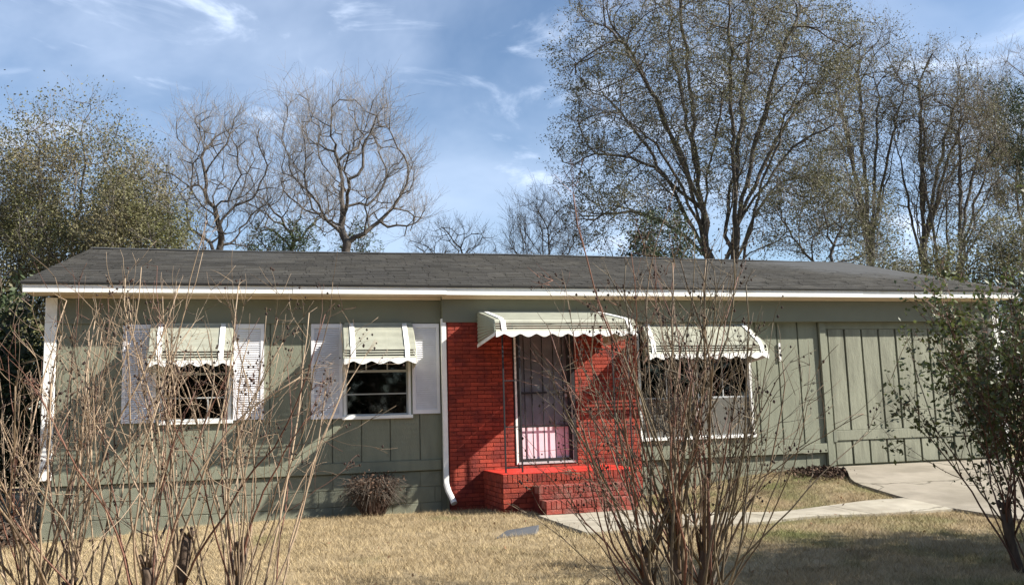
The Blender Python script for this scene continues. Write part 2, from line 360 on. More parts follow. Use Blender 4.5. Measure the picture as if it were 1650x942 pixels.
# ------------------------------------------------------------------ house
XL, XS, XR, YB = -2.75, 2.45, 12.08, 8.6          # left corner, step between the wings, right corner, back
YR = -0.12; YQ = -0.02                                        # right wing stands 0.12 m proud
house = thing("house", "long low sage green ranch house with red brick entrance and striped metal awnings", "house", (4.7, 0, 0.3))
Z_FR0, Z_FR1, Z_SID, Z_SK1 = 2.955, 3.285, 0.875, 1.02

def subtract(rect, holes):
    rs = [rect]
    for hx0, hx1, hz0, hz1 in holes:
        out = []
        for x0, x1, z0, z1 in rs:
            if hx1 <= x0 or hx0 >= x1 or hz1 <= z0 or hz0 >= z1: out.append((x0, x1, z0, z1)); continue
            if hz0 > z0: out.append((x0, x1, z0, hz0))
            if hz1 < z1: out.append((x0, x1, hz1, z1))
            a, b = max(z0, hz0), min(z1, hz1)
            if hx0 > x0: out.append((x0, hx0, a, b))
            if hx1 < x1: out.append((hx1, x1, a, b))
        rs = out
    return [r for r in rs if r[1]-r[0] > 0.012 and r[3]-r[2] > 0.012]

W1 = (-1.36, -0.44, 1.63, 2.93); W2 = (1.05, 2.00, 1.63, 2.93); W3 = (5.48, 7.40, 1.177, 2.93)
DR = (3.48, 4.42, 0.90, 2.93); GD = (8.77, 11.97, 0.655, 2.86)

def make_walls():
    # sheathing with openings, and the closed shell behind it
    s = MB()
    for r in subtract((XL, XS+0.05, 0.1, 3.3), [W1, W2]): s.box(r[0], r[1], 0.022, 0.12, r[2], r[3])
    for r in subtract((XS+0.05, 5.42, 0.1, 3.3), [DR]): s.box(r[0], r[1], YR+0.022, 0.12, r[2], r[3])
    for r in subtract((5.42, XR, 0.1, 3.3), [W3]): s.box(r[0], r[1], YQ+0.022, 0.12, r[2], r[3])
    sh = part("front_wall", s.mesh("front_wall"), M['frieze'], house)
    s = MB()
    s.box(XL, XL+0.12, 0.12, YB, 0.1, 3.33); s.box(XR-0.12, XR, 0.12, YB, 0.1, 3.33); s.box(XL, XR, YB, YB+0.12, 0.1, 3.33)
    for xx, sg in ((XL, 1), (XR, -1)):
        s.prism([(xx, 0.0, 3.34), (xx, YB+0.1, 3.34), (xx, 4.3, 4.62)], (0.12*sg, 0, 0))
    part("side_wall", s.mesh("side_wall"), M['frieze'], house)
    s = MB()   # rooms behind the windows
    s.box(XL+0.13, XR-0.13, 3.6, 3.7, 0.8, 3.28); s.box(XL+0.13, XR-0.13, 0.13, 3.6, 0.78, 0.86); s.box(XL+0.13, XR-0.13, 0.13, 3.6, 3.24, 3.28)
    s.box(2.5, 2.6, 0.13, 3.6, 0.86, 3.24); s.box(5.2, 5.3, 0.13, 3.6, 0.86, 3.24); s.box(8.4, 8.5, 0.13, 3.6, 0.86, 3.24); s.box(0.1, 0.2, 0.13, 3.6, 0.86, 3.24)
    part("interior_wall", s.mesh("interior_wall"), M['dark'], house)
    # vertical siding boards
    def boards(xs, y, holes, z0, z1, g=0.008):
        for a, b in zip(xs[:-1], xs[1:]):
            for r in subtract((a+g, b-g, z0, z1), holes):
                dy = rng.uniform(-0.002, 0.002)
                part("siding_board", boxm("siding_board", r[0], r[1], y+dy, y+0.021, r[2], r[3]), M['siding'], sh)
    boards([XL+0.13, -2.44, -2.03, -1.62, -1.2, -0.79, -0.37, 0.06, 0.49, 0.90, 1.30, 1.70, 2.12, XS-0.005], 0.0, [W1, W2], Z_SK1, Z_FR0)
    boards([5.44, 5.80, 6.20, 6.60, 7.01, 7.51, 7.90, 8.275, 8.65], YQ, [W3], Z_SK1, Z_FR0, 0.013)
    boards([11.99, XR], YQ, [], Z_SK1, Z_FR0)
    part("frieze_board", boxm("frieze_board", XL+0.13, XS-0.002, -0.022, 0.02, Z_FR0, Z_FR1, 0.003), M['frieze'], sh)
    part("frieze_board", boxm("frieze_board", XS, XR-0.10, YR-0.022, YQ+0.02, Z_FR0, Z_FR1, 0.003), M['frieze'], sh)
    part("skirt_board", boxm("skirt_board", XL+0.13, XS-0.03, -0.025, 0.02, Z_SID, Z_SK1-0.003, 0.003), M['siding'], sh)
    part("skirt_board", boxm("skirt_board", 5.45, 8.645, YQ-0.045, YQ+0.02, Z_SID, Z_SK1-0.003, 0.003), M['siding'], sh)
    part("door_jamb_board", boxm("jamb_board", 8.655, 8.765, YQ-0.045, YQ+0.02, 0.65, Z_FR0-0.002, 0.004), M['siding'], sh)
    part("corner_board", boxm("corner_board", XL-0.02, XL+0.122, -0.03, 0.018, 0.95, 3.30, 0.004), M['white'], house)
    part("corner_board", boxm("corner_board", XR-0.10, XR+0.02, YR-0.03, YQ+0.018, 0.75, 3.30, 0.004), M['white'], house)
    # block foundation
    f = MB(); f.box(XL+0.01, XS-0.01, 0.034, 0.06, -0.1, Z_SID); f.box(5.2, 8.70, YQ+0.034, YQ+0.06, -0.1, Z_SID)
    fo = part("foundation", f.mesh("foundation"), M['mortar_green'], house)
    zc = [0.865, 0.645, 0.425, 0.205, -0.015]
    bm = {}
    def blk(x0, x1, y, z0, z1):
        k = (round(x1-x0, 3), round(z1-z0, 3))
        if k not in bm: bm[k] = boxm("block", 0, x1-x0, 0, 0.03, 0, z1-z0, 0.004)
        part("block", bm[k], M['block'], fo, (x0, y + rng.uniform(-0.0015, 0.0015), z0))
    for X0, X1, y in ((XL+0.01, XS-0.03, 0.012), (5.45, 8.64, YQ+0.012)):
        for r, (zt, zb) in enumerate(zip(zc[:-1], zc[1:])):
            if y < 0 and r == 3: continue
            x = X0 - (0.20 if r % 2 else 0.0)
            while x < X1-0.03:
                a, b = max(x, X0)+0.004, min(x+0.405, X1)-0.004
                if b-a > 0.05: blk(a, b, y, zb+0.004, zt-0.004)
                x += 0.405
    # garage door of vertical boards
    g = part("garage_door", boxm("garage_door", GD[0], GD[1], YQ+0.03, YQ+0.07, GD[2]-0.02, GD[3]+0.08), M['mortar_green'], house)
    xs = [8.815] + [9.13 + 0.325*i for i in range(9)] + [11.97]
    for a, b in zip(xs[:-1], xs[1:]):
        for z0, z1 in ((0.675, 1.048), (1.212, 2.838)):
            if a < 8.8 and z0 > 1: pass
            part("board", boxm("board", a+0.017, b-0.017, YQ-0.012+rng.uniform(-.004, .004), YQ+0.028, z0, z1, 0.003), M['board'], g)
    part("rail", boxm("rail", 8.83, 11.97, YQ-0.030, YQ+0.028, 1.052, 1.208, 0.004), M['board'], g)
    part("head_board", boxm("head_board", 8.768, 11.99, YQ-0.012, YQ+0.028, 2.842, 2.952, 0.003), M['siding'], g)
    part("frame_strip", boxm("frame_strip", 8.772, 8.808, YQ-0.020, YQ+0.028, 0.67, 2.839, 0.003), M['siding'], g)
    part("hinge_strap", boxm("hinge_strap", 8.772, 8.835, YQ-0.05, YQ-0.031, 1.03, 1.23, 0.003), M['frieze'], g)
    part("bracket", boxm("bracket", 7.905, 7.937, YQ-0.03, YQ-0.002, 2.33, 2.62, 0.003), M['white'], house, label="peeling white strip on the siding")
    for x, z in ((8.475, 1.86), (8.515, 1.98)):
        b = MB(); b.tube([(x, YQ-0.006, z), (x, YQ+0.004, z)], 0.022, 10)
        part("hole_cover", b.mesh("hole_cover"), M['mortar_green'], house)
make_walls()

def make_brick():
    x0, x1, L, H, J = 2.52, 5.43, 0.2116, 0.0576, 0.009
    s = MB()
    for r in subtract((x0-0.01, x1, 0.1, Z_FR0-0.003), [(DR[0], DR[1], DR[2]-0.01, DR[3])]): s.box(r[0], r[1], YR-0.003, YR+0.0195, r[2], r[3])
    bw = part("brick_wall", s.mesh("brick_wall"), M['mortar_red'], house)
    cand = []
    nrow = int((Z_FR0-0.22)/H)
    for r in range(nrow):
        z = Z_FR0 - (r+1)*H; x = x0 - (L/2 if r % 2 else 0)
        while x < x1:
            a, b = max(x, x0), min(x+L, x1); x += L
            for q in subtract((a, b, z, z+H), [(DR[0], DR[1], DR[2]-0.04, DR[3]+0.03)] if z+H > DR[2] and z+H < DR[3]+0.06 else []):
                if q[1]-q[0] > 0.03 and q[3]-q[2] > 0.04: cand.append(q)
    key = lambda q: (0 if q[1] < 3.6 else 1, abs(0.5*(q[0]+q[1])-3.0) + 0.6*abs(q[2]-1.4))
    vis = [q for q in cand if not (2.97 < q[0] < 5.3 and q[2] < 0.78) and not (q[2] > 2.7 and q[0] > 3.0)]
    vis.sort(key=key); keep = vis[:300]; ks = set(keep); rest = [q for q in cand if q not in ks]
    bm = {}
    for q in keep:
        w = round(q[1]-q[0]-J, 3)
        if w not in bm: bm[w] = boxm("brick", 0, w, 0, 0.016, 0, H-J, 0.002)
        part("brick", bm[w], M['brick'], bw, (q[0]+J/2, YR-0.010+rng.uniform(-.0015, .0015), q[2]+J/2))
    s = MB()
    for q in rest: s.box(q[0]+J/2, q[1]-J/2, YR-0.010+rng.uniform(-.0015, .0015), YR+0.006, q[2]+J/2, q[3]-J/2)
    part("brickwork", s.mesh("brickwork"), M['brick_i'], bw, kind='stuff')
make_brick()

def make_roof():
    xl, xr = -2.99, 12.40; y0, z0, y1, z1 = -0.40, 3.450, 4.3, 4.745
    yb = 9.03
    s = MB()
    s.prism([(xl, y0+0.01, z0-0.02), (xl, y0+0.01, z0-0.004), (xl, y1, z1-0.006), (xl, yb, z0-0.004), (xl, yb, z0-0.02), (xl, y1, z1-0.14)], (xr-xl, 0, 0))
    rf = part("roof", s.mesh("roof"), M['deck'], house)
    # rows of shingle tabs, each tab its own slightly uneven wedge
    n = 22; V, F = [], []
    dv = np.array([0, y1-y0, z1-z0])/n; nv = np.array([0, -(z1-z0), (y1-y0)]); nv = nv/np.linalg.norm(nv)
    sag = lambda x: -0.022*math.sin((x-xl)/(xr-xl)*math.pi*3.0)*0.6 - 0.03*ss((x-9.5)/2.8)
    c = 0
    for side in (0, 1):
        for r in range(n):
            x = xl - rng.uniform(0, 0.3)
            while x < xr:
                a, b = max(x, xl), min(x + 0.302, xr); x += 0.31
                if b-a < 0.02: continue
                th = rng.uniform(0.010, 0.020); lift = rng.uniform(0, 0.003)
                P = []
                for xx, t, h in ((a, 0, th+lift), (b, 0, th+lift), (b, 1.06, 0.002), (a, 1.06, 0.002), (a, 0, -0.001), (b, 0, -0.001)):
                    p = np.array([xx, y0, z0]) + dv*(r+t) + nv*h
                    p[2] += sag(xx)*min(1, (r+t)/n*1.3)
                    if side: p[1] = 2*y1 - p[1]
                    P.append(p)
                V += P; q = [(0, 1, 2, 3), (4, 5, 1, 0)]
                if side: q = [f[::-1] for f in q]
                F += [tuple(i+c for i in f) for f in q]; c += 6
    part("shingles", mesh_np("shingles", np.array(V), [np.array(F)]), M['shingle'], rf, kind='stuff')
    b = MB(); x = xl
    while x < xr-0.01:
        e = min(x+0.298, xr); zz = z1+0.016+rng.uniform(0, 0.006)
        za, zb = sag(x), sag(e)
        b.add([(x, y1-0.14, zz-0.03+za), (e, y1-0.14, zz-0.03+zb), (e, y1, zz+0.012+zb), (x, y1, zz+0.012+za), (e, y1+0.14, zz-0.03+zb), (x, y1+0.14, zz-0.03+za)], [(0, 1, 2, 3), (3, 2, 4, 5)])
        x += 0.3
    part("ridge_cap", b.mesh("ridge_cap"), M['deck'], rf, kind='stuff')
    part("drip_edge", boxm("drip_edge", xl, 2.465, y0-0.004, y0+0.02, z0-0.016, z0+0.004), M['roof_edge'], rf)
    part("drip_edge", boxm("drip_edge", 2.466, xr, y0-0.004, y0+0.02, z0-0.017, z0+0.003), M['roof_edge'], rf)
    # fascia in lengths, soffit, trim
    cuts = [-2.97, 0.35, 2.47, 5.9, 9.3, 12.38]
    for i, (a, b2) in enumerate(zip(cuts[:-1], cuts[1:])):
        dz = 0.0 if i < 2 else 0.004
        part("fascia_board", boxm("fascia", a+0.001, b2-0.001, -0.372-0.004*(i % 2), -0.345, 3.325-dz, 3.428, 0.003), M['white'], rf)
    for xx in (xl+0.02, xr-0.04):
        s = MB(); s.prism([(xx, -0.36, 3.325), (xx, -0.36, 3.44), (xx, 4.3, 4.70), (xx, 8.96, 3.44), (xx, 8.96, 3.325), (xx, 4.3, 4.585)], (0.02, 0, 0))
        part("rake_board", s.mesh("rake_board"), M['white'], rf)
    part("soffit", boxm("soffit", xl+0.04, 2.468, -0.344, 0.1, 3.334, 3.345), M['soffit'], rf)
    part("soffit", boxm("soffit", 2.47, xr-0.04, -0.344, 0.1, 3.331, 3.342), M['soffit'], rf)
    part("soffit_trim", boxm("soffit_trim", XL+0.13, XS-0.002, -0.05, 0.02, 3.29, 3.332), M['soffit'], rf)
    part("soffit_trim", boxm("soffit_trim", XS, XR-0.1, YR-0.05, YR+0.02, 3.289, 3.331), M['soffit'], rf)
    s = MB(); x = XL+0.2
    while x < XS-0.05: s.box(x, x+0.03, -0.058, -0.051, 3.292, 3.322); x += 0.06
    part("vent_strip", s.mesh("vent_strip"), M['soffit'], rf, kind='stuff')
make_roof()

def make_window(o, y, depth=0.06, cross_l=(1.96,), mid=2.28, vlow=(), vup=(), screens=False, frame=0.035, mull=None):
    x0, x1, z0, z1 = o
    s = MB()
    s.box(x0+0.001, x0+frame, y-0.012, y+0.1, z0+0.001, z1-0.001); s.box(x1-frame, x1-0.001, y-0.012, y+0.1, z0+0.001, z1-0.001)
    s.box(x0+frame, x1-frame, y-0.012, y+0.1, z1-frame, z1-0.001)
    if mull: s.box(mull-0.03, mull+0.03, y-0.01, y+0.1, z0+frame, z1-frame)
    w = part("window", s.mesh("window_frame"), M['white'], house)
    part("sill", boxm("sill", x0-0.02, x1+0.02, y-0.05, y+0.1, z0-0.02, z0+0.028, 0.004), M['white'], w)
    spans = [(x0+frame, x1-frame)] if not mull else [(x0+frame, mull-0.03), (mull+0.03, x1-frame)]
    for a, b in spans:
        s = MB(); ya, yb = y+0.035, y+0.06
        s.box(a, b, ya, yb, mid-0.016, mid+0.016)
        s.box(a, a+0.022, ya+0.002, yb, z0+0.03, z1-frame); s.box(b-0.022, b, ya+0.002, yb, z0+0.03, z1-frame)
        s.box(a+0.022, b-0.022, ya+0.003, yb, z0+0.03, z0+0.052)
        for z in cross_l: s.box(a+0.022, b-0.022, ya+0.004, yb, z-0.008, z+0.008)
        part("sash", s.mesh("sash"), M['alu'], w)
        for t in vlow:
            xx = a + (b-a)*t; part("muntin", boxm("muntin", xx-0.009, xx+0.009, ya+0.006, yb-0.002, z0+0.053, (cross_l[0] if cross_l else mid)-0.018), M['alu'], w)
        for t in vup:
            xx = a + (b-a)*t; part("muntin", boxm("muntin", xx-0.008, xx+0.008, ya+0.006, yb-0.002, mid+0.018, z1-frame-0.002), M['alu'], w)
        part("pane", boxm("pane", a+0.023, b-0.023, y+0.048, y+0.051, z0+0.054, mid-0.018), M['glass'], w)
        part("pane", boxm("pane", a+0.023, b-0.023, y+0.056, y+0.059, mid+0.018, z1-frame-0.002), M['glass'], w)
        if screens: part("insect_screen", boxm("screen", a+0.004, b-0.004, y+0.020, y+0.024, z0+0.05, mid-0.01), M['screen'], w)
    return w
make_window(W1, 0.0, vlow=(0.68,), vup=(0.33, 0.67))
make_window(W2, 0.0, vup=(0.33, 0.67))
make_window(W3, YQ, cross_l=(), mid=1.79, vup=(0.5,), screens=True, mull=6.44)

def make_shutter(x0, x1, y, z0, z1, tilt=0.0):
    s = MB(); f = 0.045
    s.box(x0, x0+f, y-0.034, y-0.002, z0, z1); s.box(x1-f, x1, y-0.034, y-0.002, z0, z1)
    s.box(x0+f, x1-f, y-0.034, y-0.002, z0, z0+0.06); s.box(x0+f, x1-f, y-0.034, y-0.002, z1-0.06, z1)
    s.box(x0+f, x1-f, y-0.010, y-0.003, z0+0.06, z1-0.06)
    sh = part("shutter", s.mesh("shutter"), M['shutter'], house)
    b = MB(); z = z0+0.062
    while z < z1-0.085:
        b.add([(x0+f, y-0.030, z), (x1-f, y-0.030, z), (x1-f, y-0.012, z+0.029), (x0+f, y-0.012, z+0.029), (x0+f, y-0.012, z), (x1-f, y-0.012, z)],
              [(0, 1, 2, 3), (4, 5, 1, 0)]); z += 0.0305
    part("louvres", b.mesh("louvres"), M['shutter'], sh, kind='stuff')
make_shutter(-1.82, -1.40, 0.0, 1.645, 2.945); make_shutter(-0.42, -0.02, 0.0, 1.65, 2.948)
make_shutter(0.61, 1.04, 0.0, 1.63, 2.946); make_shutter(2.02, 2.415, 0.0, 1.665, 2.946)

def make_awning(xb0, xb1, xf0, xf1, y, zt, proj, zk, zf, zv, straps, side_low, zl):
    """slatted metal awning: rows of slats from the wall down a bent profile, two straps, scalloped valance and slatted sides"""
    # profile in (distance from wall, z)
    prof = [(0.0, zt), (proj*0.45, zt-(zt-zk)*0.48), (proj*0.93, zk), (proj, zf)]
    def at(t):
        # by arc length
        ds = [math.dist(prof[i], prof[i+1]) for i in range(3)]; T = sum(ds)*t
        for i, d in enumerate(ds):
            if T <= d or i == 2:
                u = min(1, T/d); return (prof[i][0]+(prof[i+1][0]-prof[i][0])*u, prof[i][1]+(prof[i+1][1]-prof[i][1])*u)
            T -= d
    tot = sum(math.dist(prof[i], prof[i+1]) for i in range(3)); n = max(8, int(tot/0.036))
    aw = part("awning", boxm("awning_bracket", xb0+0.02, xb1-0.02, y-0.028, y-0.002, zt-0.035, zt+0.012), M['awning'], house)
    X = lambda d, e: (xb0+(xf0-xb0)*d/proj) if e == 0 else (xb1+(xf1-xb1)*d/proj)
    b = MB(); front = []
    for i in range(n):
        gap = 0.60 if i >= n-4 and i != n-1 else 0.15
        (d0, z0), (d1, z1) = at(i/n), at((i+1-gap)/n)
        h = 0.004
        b.hexa([(X(d0, 0), y-d0, z0-0.004), (X(d0, 1), y-d0, z0-0.004), (X(d1, 1), y-d1-h, z1-0.002), (X(d1, 0), y-d1-h, z1-0.002)],
               [(X(d0, 0), y-d0, z0), (X(d0, 1), y-d0, z0), (X(d1, 1), y-d1-h, z1+0.006), (X(d1, 0), y-d1-h, z1+0.006)])
    part("slats", b.mesh("slats"), M['awning'], aw, kind='stuff')
    for t in straps:
        s = MB(); P = []
        for k in range(9):
            d, z = at(k/8); x = X(d, 0) + (X(d, 1)-X(d, 0))*t; P.append((x, y-d-0.008, z+0.011))
        for p, q in zip(P[:-1], P[1:]):
            w = 0.032
            s.hexa([(p[0]-w, p[1], p[2]-0.004), (p[0]+w, p[1], p[2]-0.004), (q[0]+w, q[1], q[2]-0.004), (q[0]-w, q[1], q[2]-0.004)],
                   [(p[0]-w, p[1]-0.003, p[2]+0.004), (p[0]+w, p[1]-0.003, p[2]+0.004), (q[0]+w, q[1]-0.003, q[2]+0.004), (q[0]-w, q[1]-0.003, q[2]+0.004)])
        part("strap", s.mesh("strap"), M['white'], aw)
    # valance: scalloped front strip
    s = MB(); nx = max(24, int((xf1-xf0)/0.018)); per = max(2, round((xf1-xf0)/0.215)); yf = y-proj-0.012
    top = zf+0.004
    xs = np.linspace(xf0-0.005, xf1+0.005, nx+1)
    zl_ = [zv + 0.006 - 0.042*abs(math.cos(math.pi*per*(i/nx)))**1.5 for i in range(nx+1)]
    for i in range(nx):
        s.hexa([(xs[i], yf, zl_[i]), (xs[i+1], yf, zl_[i+1]), (xs[i+1], yf+0.006, zl_[i+1]), (xs[i], yf+0.006, zl_[i])],
               [(xs[i], yf, top), (xs[i+1], yf, top), (xs[i+1], yf+0.006, top), (xs[i], yf+0.006, top)])
    part("valance", s.mesh("valance"), M['white'], aw)
    # sides: slanting slats between the profile and a lower edge, white edging
    for e, (xb, xf) in enumerate(((xb0, xf0), (xb1, xf1))):
        s = MB(); m = 9; sg = -1 if e == 0 else 1
        lo = lambda d: side_low + (zf-0.02-side_low)*(d/proj)
        def top_at(d):
            for (a, za), (c, zc) in zip(prof[:-1], prof[1:]):
                if d <= c+1e-9: return za + (zc-za)*(d-a)/max(c-a, 1e-6)
            return prof[-1][1]
        for k in range(m):
            u0, u1 = k/m, (k+0.97)/m
            row = []
            for u in (u0, u1):
                r = []
                for d in (0.0, proj*0.45, proj*0.93, proj*0.995):
                    zz = lo(d) + (top_at(d)-0.006-lo(d))*u
                    off = 0.012*(1-(u-u0)*m) + 0.003
                    r.append((xb+(xf-xb)*d/proj + sg*off, y-d, zz))
                row.append(r)
            for j in range(3):
                p = [row[0][j], row[0][j+1], row[1][j+1], row[1][j]]
                s.hexa(p, [(q[0]-sg*0.004, q[1], q[2]) for q in p])
        part("side_slats", s.mesh("side_slats"), M['awning_side'], aw, kind='stuff')
        s = MB()
        for d0, d1 in ((0.0, proj*0.5), (proj*0.5, proj)):
            p = [(xb+(xf-xb)*d/proj+sg*0.018, y-d, lo(d)-0.035) for d in (d0, d1)] + [(xb+(xf-xb)*d/proj+sg*0.018, y-d, lo(d)+0.012) for d in (d1, d0)]
            s.hexa(p, [(q[0]-sg*0.006, q[1], q[2]) for q in p])
        part("edge_trim", s.mesh("edge_trim"), M['white'], aw)
make_awning(-1.48, -0.43, -1.42, -0.435, -0.024, 2.945, 0.70, 2.54, 2.41, 2.37, (0.12, 0.88), 2.34, 0)
make_awning(1.05, 2.03, 1.01, 1.965, -0.024, 2.945, 0.70, 2.54, 2.41, 2.37, (0.12, 0.88), 2.34, 0)
make_awning(5.58, 7.34, 5.43, 7.38, YQ-0.024, 2.935, 0.55, 2.57, 2.43, 2.385, (0.04, 0.955), 2.34, 0)
make_awning(2.97, 4.88, 2.96, 4.97, YR-0.024, 3.10, 1.10, 2.88, 2.715, 2.675, (0.055, 0.955), 2.62, 0)

def make_door():
    x0, x1, z0, z1 = DR
    s = MB()
    s.box(x0+0.001, x0+0.018, YR-0.016, 0.10, z0, z1); s.box(x1-0.018, x1-0.001, YR-0.016, 0.10, z0, z1); s.box(x0+0.018, x1-0.018, YR-0.016, 0.10, z1-0.03, z1-0.001)
    fr = part("door_frame", s.mesh("door_frame"), M['iron'], house)
    s = MB(); s.box(x0+0.019, x0+0.05, YR-0.006, 0.098, z0+0.001, z1-0.032); s.box(x1-0.05, x1-0.019, YR-0.006, 0.098, z0+0.001, z1-0.032); s.box(x0+0.05, x1-0.05, YR-0.006, 0.098, z1-0.06, z1-0.032)
    part("jamb", s.mesh("jamb"), M['white'], fr)
    part("threshold", boxm("threshold", x0+0.05, x1-0.05, YR-0.014, 0.10, z0, z0+0.03), M['alu'], fr)
    d = part("door", boxm("door", x0+0.052, x1-0.052, 0.02, 0.06, z0+0.035, z1-0.064), M['door'], house)
    part("kick_panel", boxm("kick_panel", x0+0.09, x1-0.09, -0.040, -0.020, z0+0.06, 1.425, 0.004), M['door'], d)
    part("pane", boxm("pane", x0+0.09, x1-0.09, -0.034, -0.028, 1.445, z1-0.09), M['glass_clear'], d)
    part("window_shade", boxm("window_shade", x0+0.11, x1-0.11, -0.012, 0.012, 1.46, z1-0.12), M['curtain'], d)
    part("handle", boxm("handle", x1-0.14, x1-0.10, -0.06, -0.041, 1.85, 2.0, 0.004), M['alu'], d)
    g = MB(); y0, y1 = YR+0.03, YR+0.055
    g.box(x0+0.052, x0+0.10, y0, y1, z0+0.032, z1-0.062); g.box(x1-0.10, x1-0.052, y0, y1, z0+0.032, z1-0.062); g.box(x1-0.052, x1-0.0195, YR-0.020, YR-0.0075, z0+0.032, z1-0.062)
    g.box(x0+0.10, x1-0.10, y0, y1, z0+0.032, z0+0.075); g.box(x0+0.10, x1-0.10, y0, y1, z1-0.11, z1-0.062)
    gate = part("security_door", g.mesh("security_door"), M['iron'], house)
    for x in (3.66, 3.77, 3.94, 4.11, 4.25):
        b = MB(); b.tube([(x, YR+0.042, z0+0.075), (x, YR+0.042, z1-0.11)], 0.008, 6); part("bar", b.mesh("bar"), M['iron'], gate)
    for z in (1.435, 1.92): part("rail", boxm("rail", x0+0.10, x1-0.10, YR+0.032, YR+0.036, z-0.014, z+0.014), M['iron'], gate)
make_door()

def make_downspout():
    b = MB(); x, y = 2.465, -0.10
    b.box(x-0.035, x+0.035, y-0.035, y+0.035, 0.72, 3.01)
    b.hexa([(x-0.03, y-0.03, 0.66), (x+0.04, y-0.03, 0.66), (x+0.04, y+0.035, 0.66), (x-0.03, y+0.035, 0.66)], [(x-0.035, y-0.035, 0.719), (x+0.035, y-0.035, 0.719), (x+0.035, y+0.035, 0.719), (x-0.035, y+0.035, 0.719)])
    d = part("downspout", b.mesh("downspout", 0.004), M['white'], house)
    b = MB(); b.tube([(x, y, 0.68), (x+0.02, y-0.05, 0.58), (x+0.06, y-0.14, 0.47), (x+0.075, y-0.18, 0.42)], [0.042, 0.042, 0.042, 0.046], 8)
    part("elbow", b.mesh("elbow"), M['white'], d)
    part("clip", boxm("clip", x+0.035, x+0.08, y-0.01, y+0.10, 2.90, 2.93), M['white'], d)
make_downspout()

# ------------------------------------------------------------------ porch
def make_porch():
    p = thing("brick_porch", "red painted brick porch platform with steps below the front door", "porch", (4.1, -0.8, 0.34))
    x0, x1, yf, yb, zt = 3.00, 4.92, -1.22, YR-0.012, 0.845
    J = 0.009
    core = part("platform", boxm("platform", x0+0.012, x1-0.012, yf+0.012, yb, 0.1, zt-0.012), M['mortar_red'], p)
    part("platform_floor", boxm("platform_floor", x0+0.002, x1-0.002, yf+0.002, yb, zt-0.0115, zt, 0.003), M['floor_red'], p)
    bm = {}
    def brick(parent, cx, cy, cz, sx, sy, sz, m='brick'):
        k = (round(sx, 3), round(sy, 3), round(sz, 3))
        k = k + (m,)
        if k not in bm: bm[k] = boxm("brick", -sx/2, sx/2, -sy/2, sy/2, -sz/2, sz/2, 0.003)
        part("brick", bm[k], M[m], parent, (cx, cy+rng.uniform(-.002, .002), cz))
    # rowlock along the front and left edges, then courses
    x = x0
    while x < x1-0.03: brick(core, x+0.0335, yf+0.012, zt-0.066, 0.0575, 0.03, 0.102); x += 0.067
    y = yf+0.03
    while y < yb-0.05: brick(core, x0+0.012, y+0.0335, zt-0.066, 0.03, 0.0575, 0.102); y += 0.067
    for r in range(6):
        zc = zt-0.119-0.0665*(r+0.5); x = x0 - (0.105 if r % 2 else 0)
        while x < x1-0.02:
            a, b = max(x, x0), min(x+0.2116, x1)
            if b-a > 0.04 and not (a > 3.45 and b < 4.55 and r > 1): brick(core, (a+b)/2, yf+0.014, zc, b-a-J, 0.026, 0.0575)
            x += 0.2116
        y = yf + (0.105 if r % 2 else 0.02)
        while y < yb-0.04:
            a, b = y, min(y+0.2116, yb)
            if b-a > 0.05: brick(core, x0+0.014, (a+b)/2, zc, 0.026, b-a-J, 0.0575)
            y += 0.2116
    for k, (ys, zs) in enumerate(((-1.52, 0.69), (-1.82, 0.525))):
        sx0, sx1 = 3.40, 4.62
        st = part("step", boxm("step", sx0+0.012, sx1-0.012, ys+0.012, yf+0.008 if k == 0 else -1.512, 0.1, zs-0.010), M['mortar_red'], p)
        x = sx0
        while x < sx1-0.04: brick(st, x+0.0335, ys+0.11, zs-0.052, 0.0575, 0.21, 0.098, 'brick_worn'); x += 0.067
        x = sx0
        for r in range(2):
            x = sx0 - (0.105 if r else 0)
            while x < sx1-0.02:
                a, b = max(x, sx0), min(x+0.2116, sx1)
                if b-a > 0.04: brick(st, (a+b)/2, ys+0.014, zs-0.103-0.0665*(r+0.5), b-a-J, 0.026, 0.0575, 'brick_worn')
                x += 0.2116
    # wrought iron trellis columns
    for xc in (3.215, 4.80):
        b = MB()
        for dx in (-0.115, 0.115): b.box(xc+dx-0.010, xc+dx+0.010, -1.03, -1.01, zt+0.001, 2.74)
        b.box(xc-0.105, xc+0.105, -1.028, -1.012, 2.70, 2.72); b.box(xc-0.105, xc+0.105, -1.028, -1.012, zt+0.06, zt+0.08)
        c = part("column", b.mesh("column"), M['iron'], p)
        for zc in (1.45, 2.07):
            part("cross_bar", boxm("cross_bar", xc-0.104, xc+0.104, -1.026, -1.014, zc-0.007, zc+0.007), M['iron'], c)
make_porch()

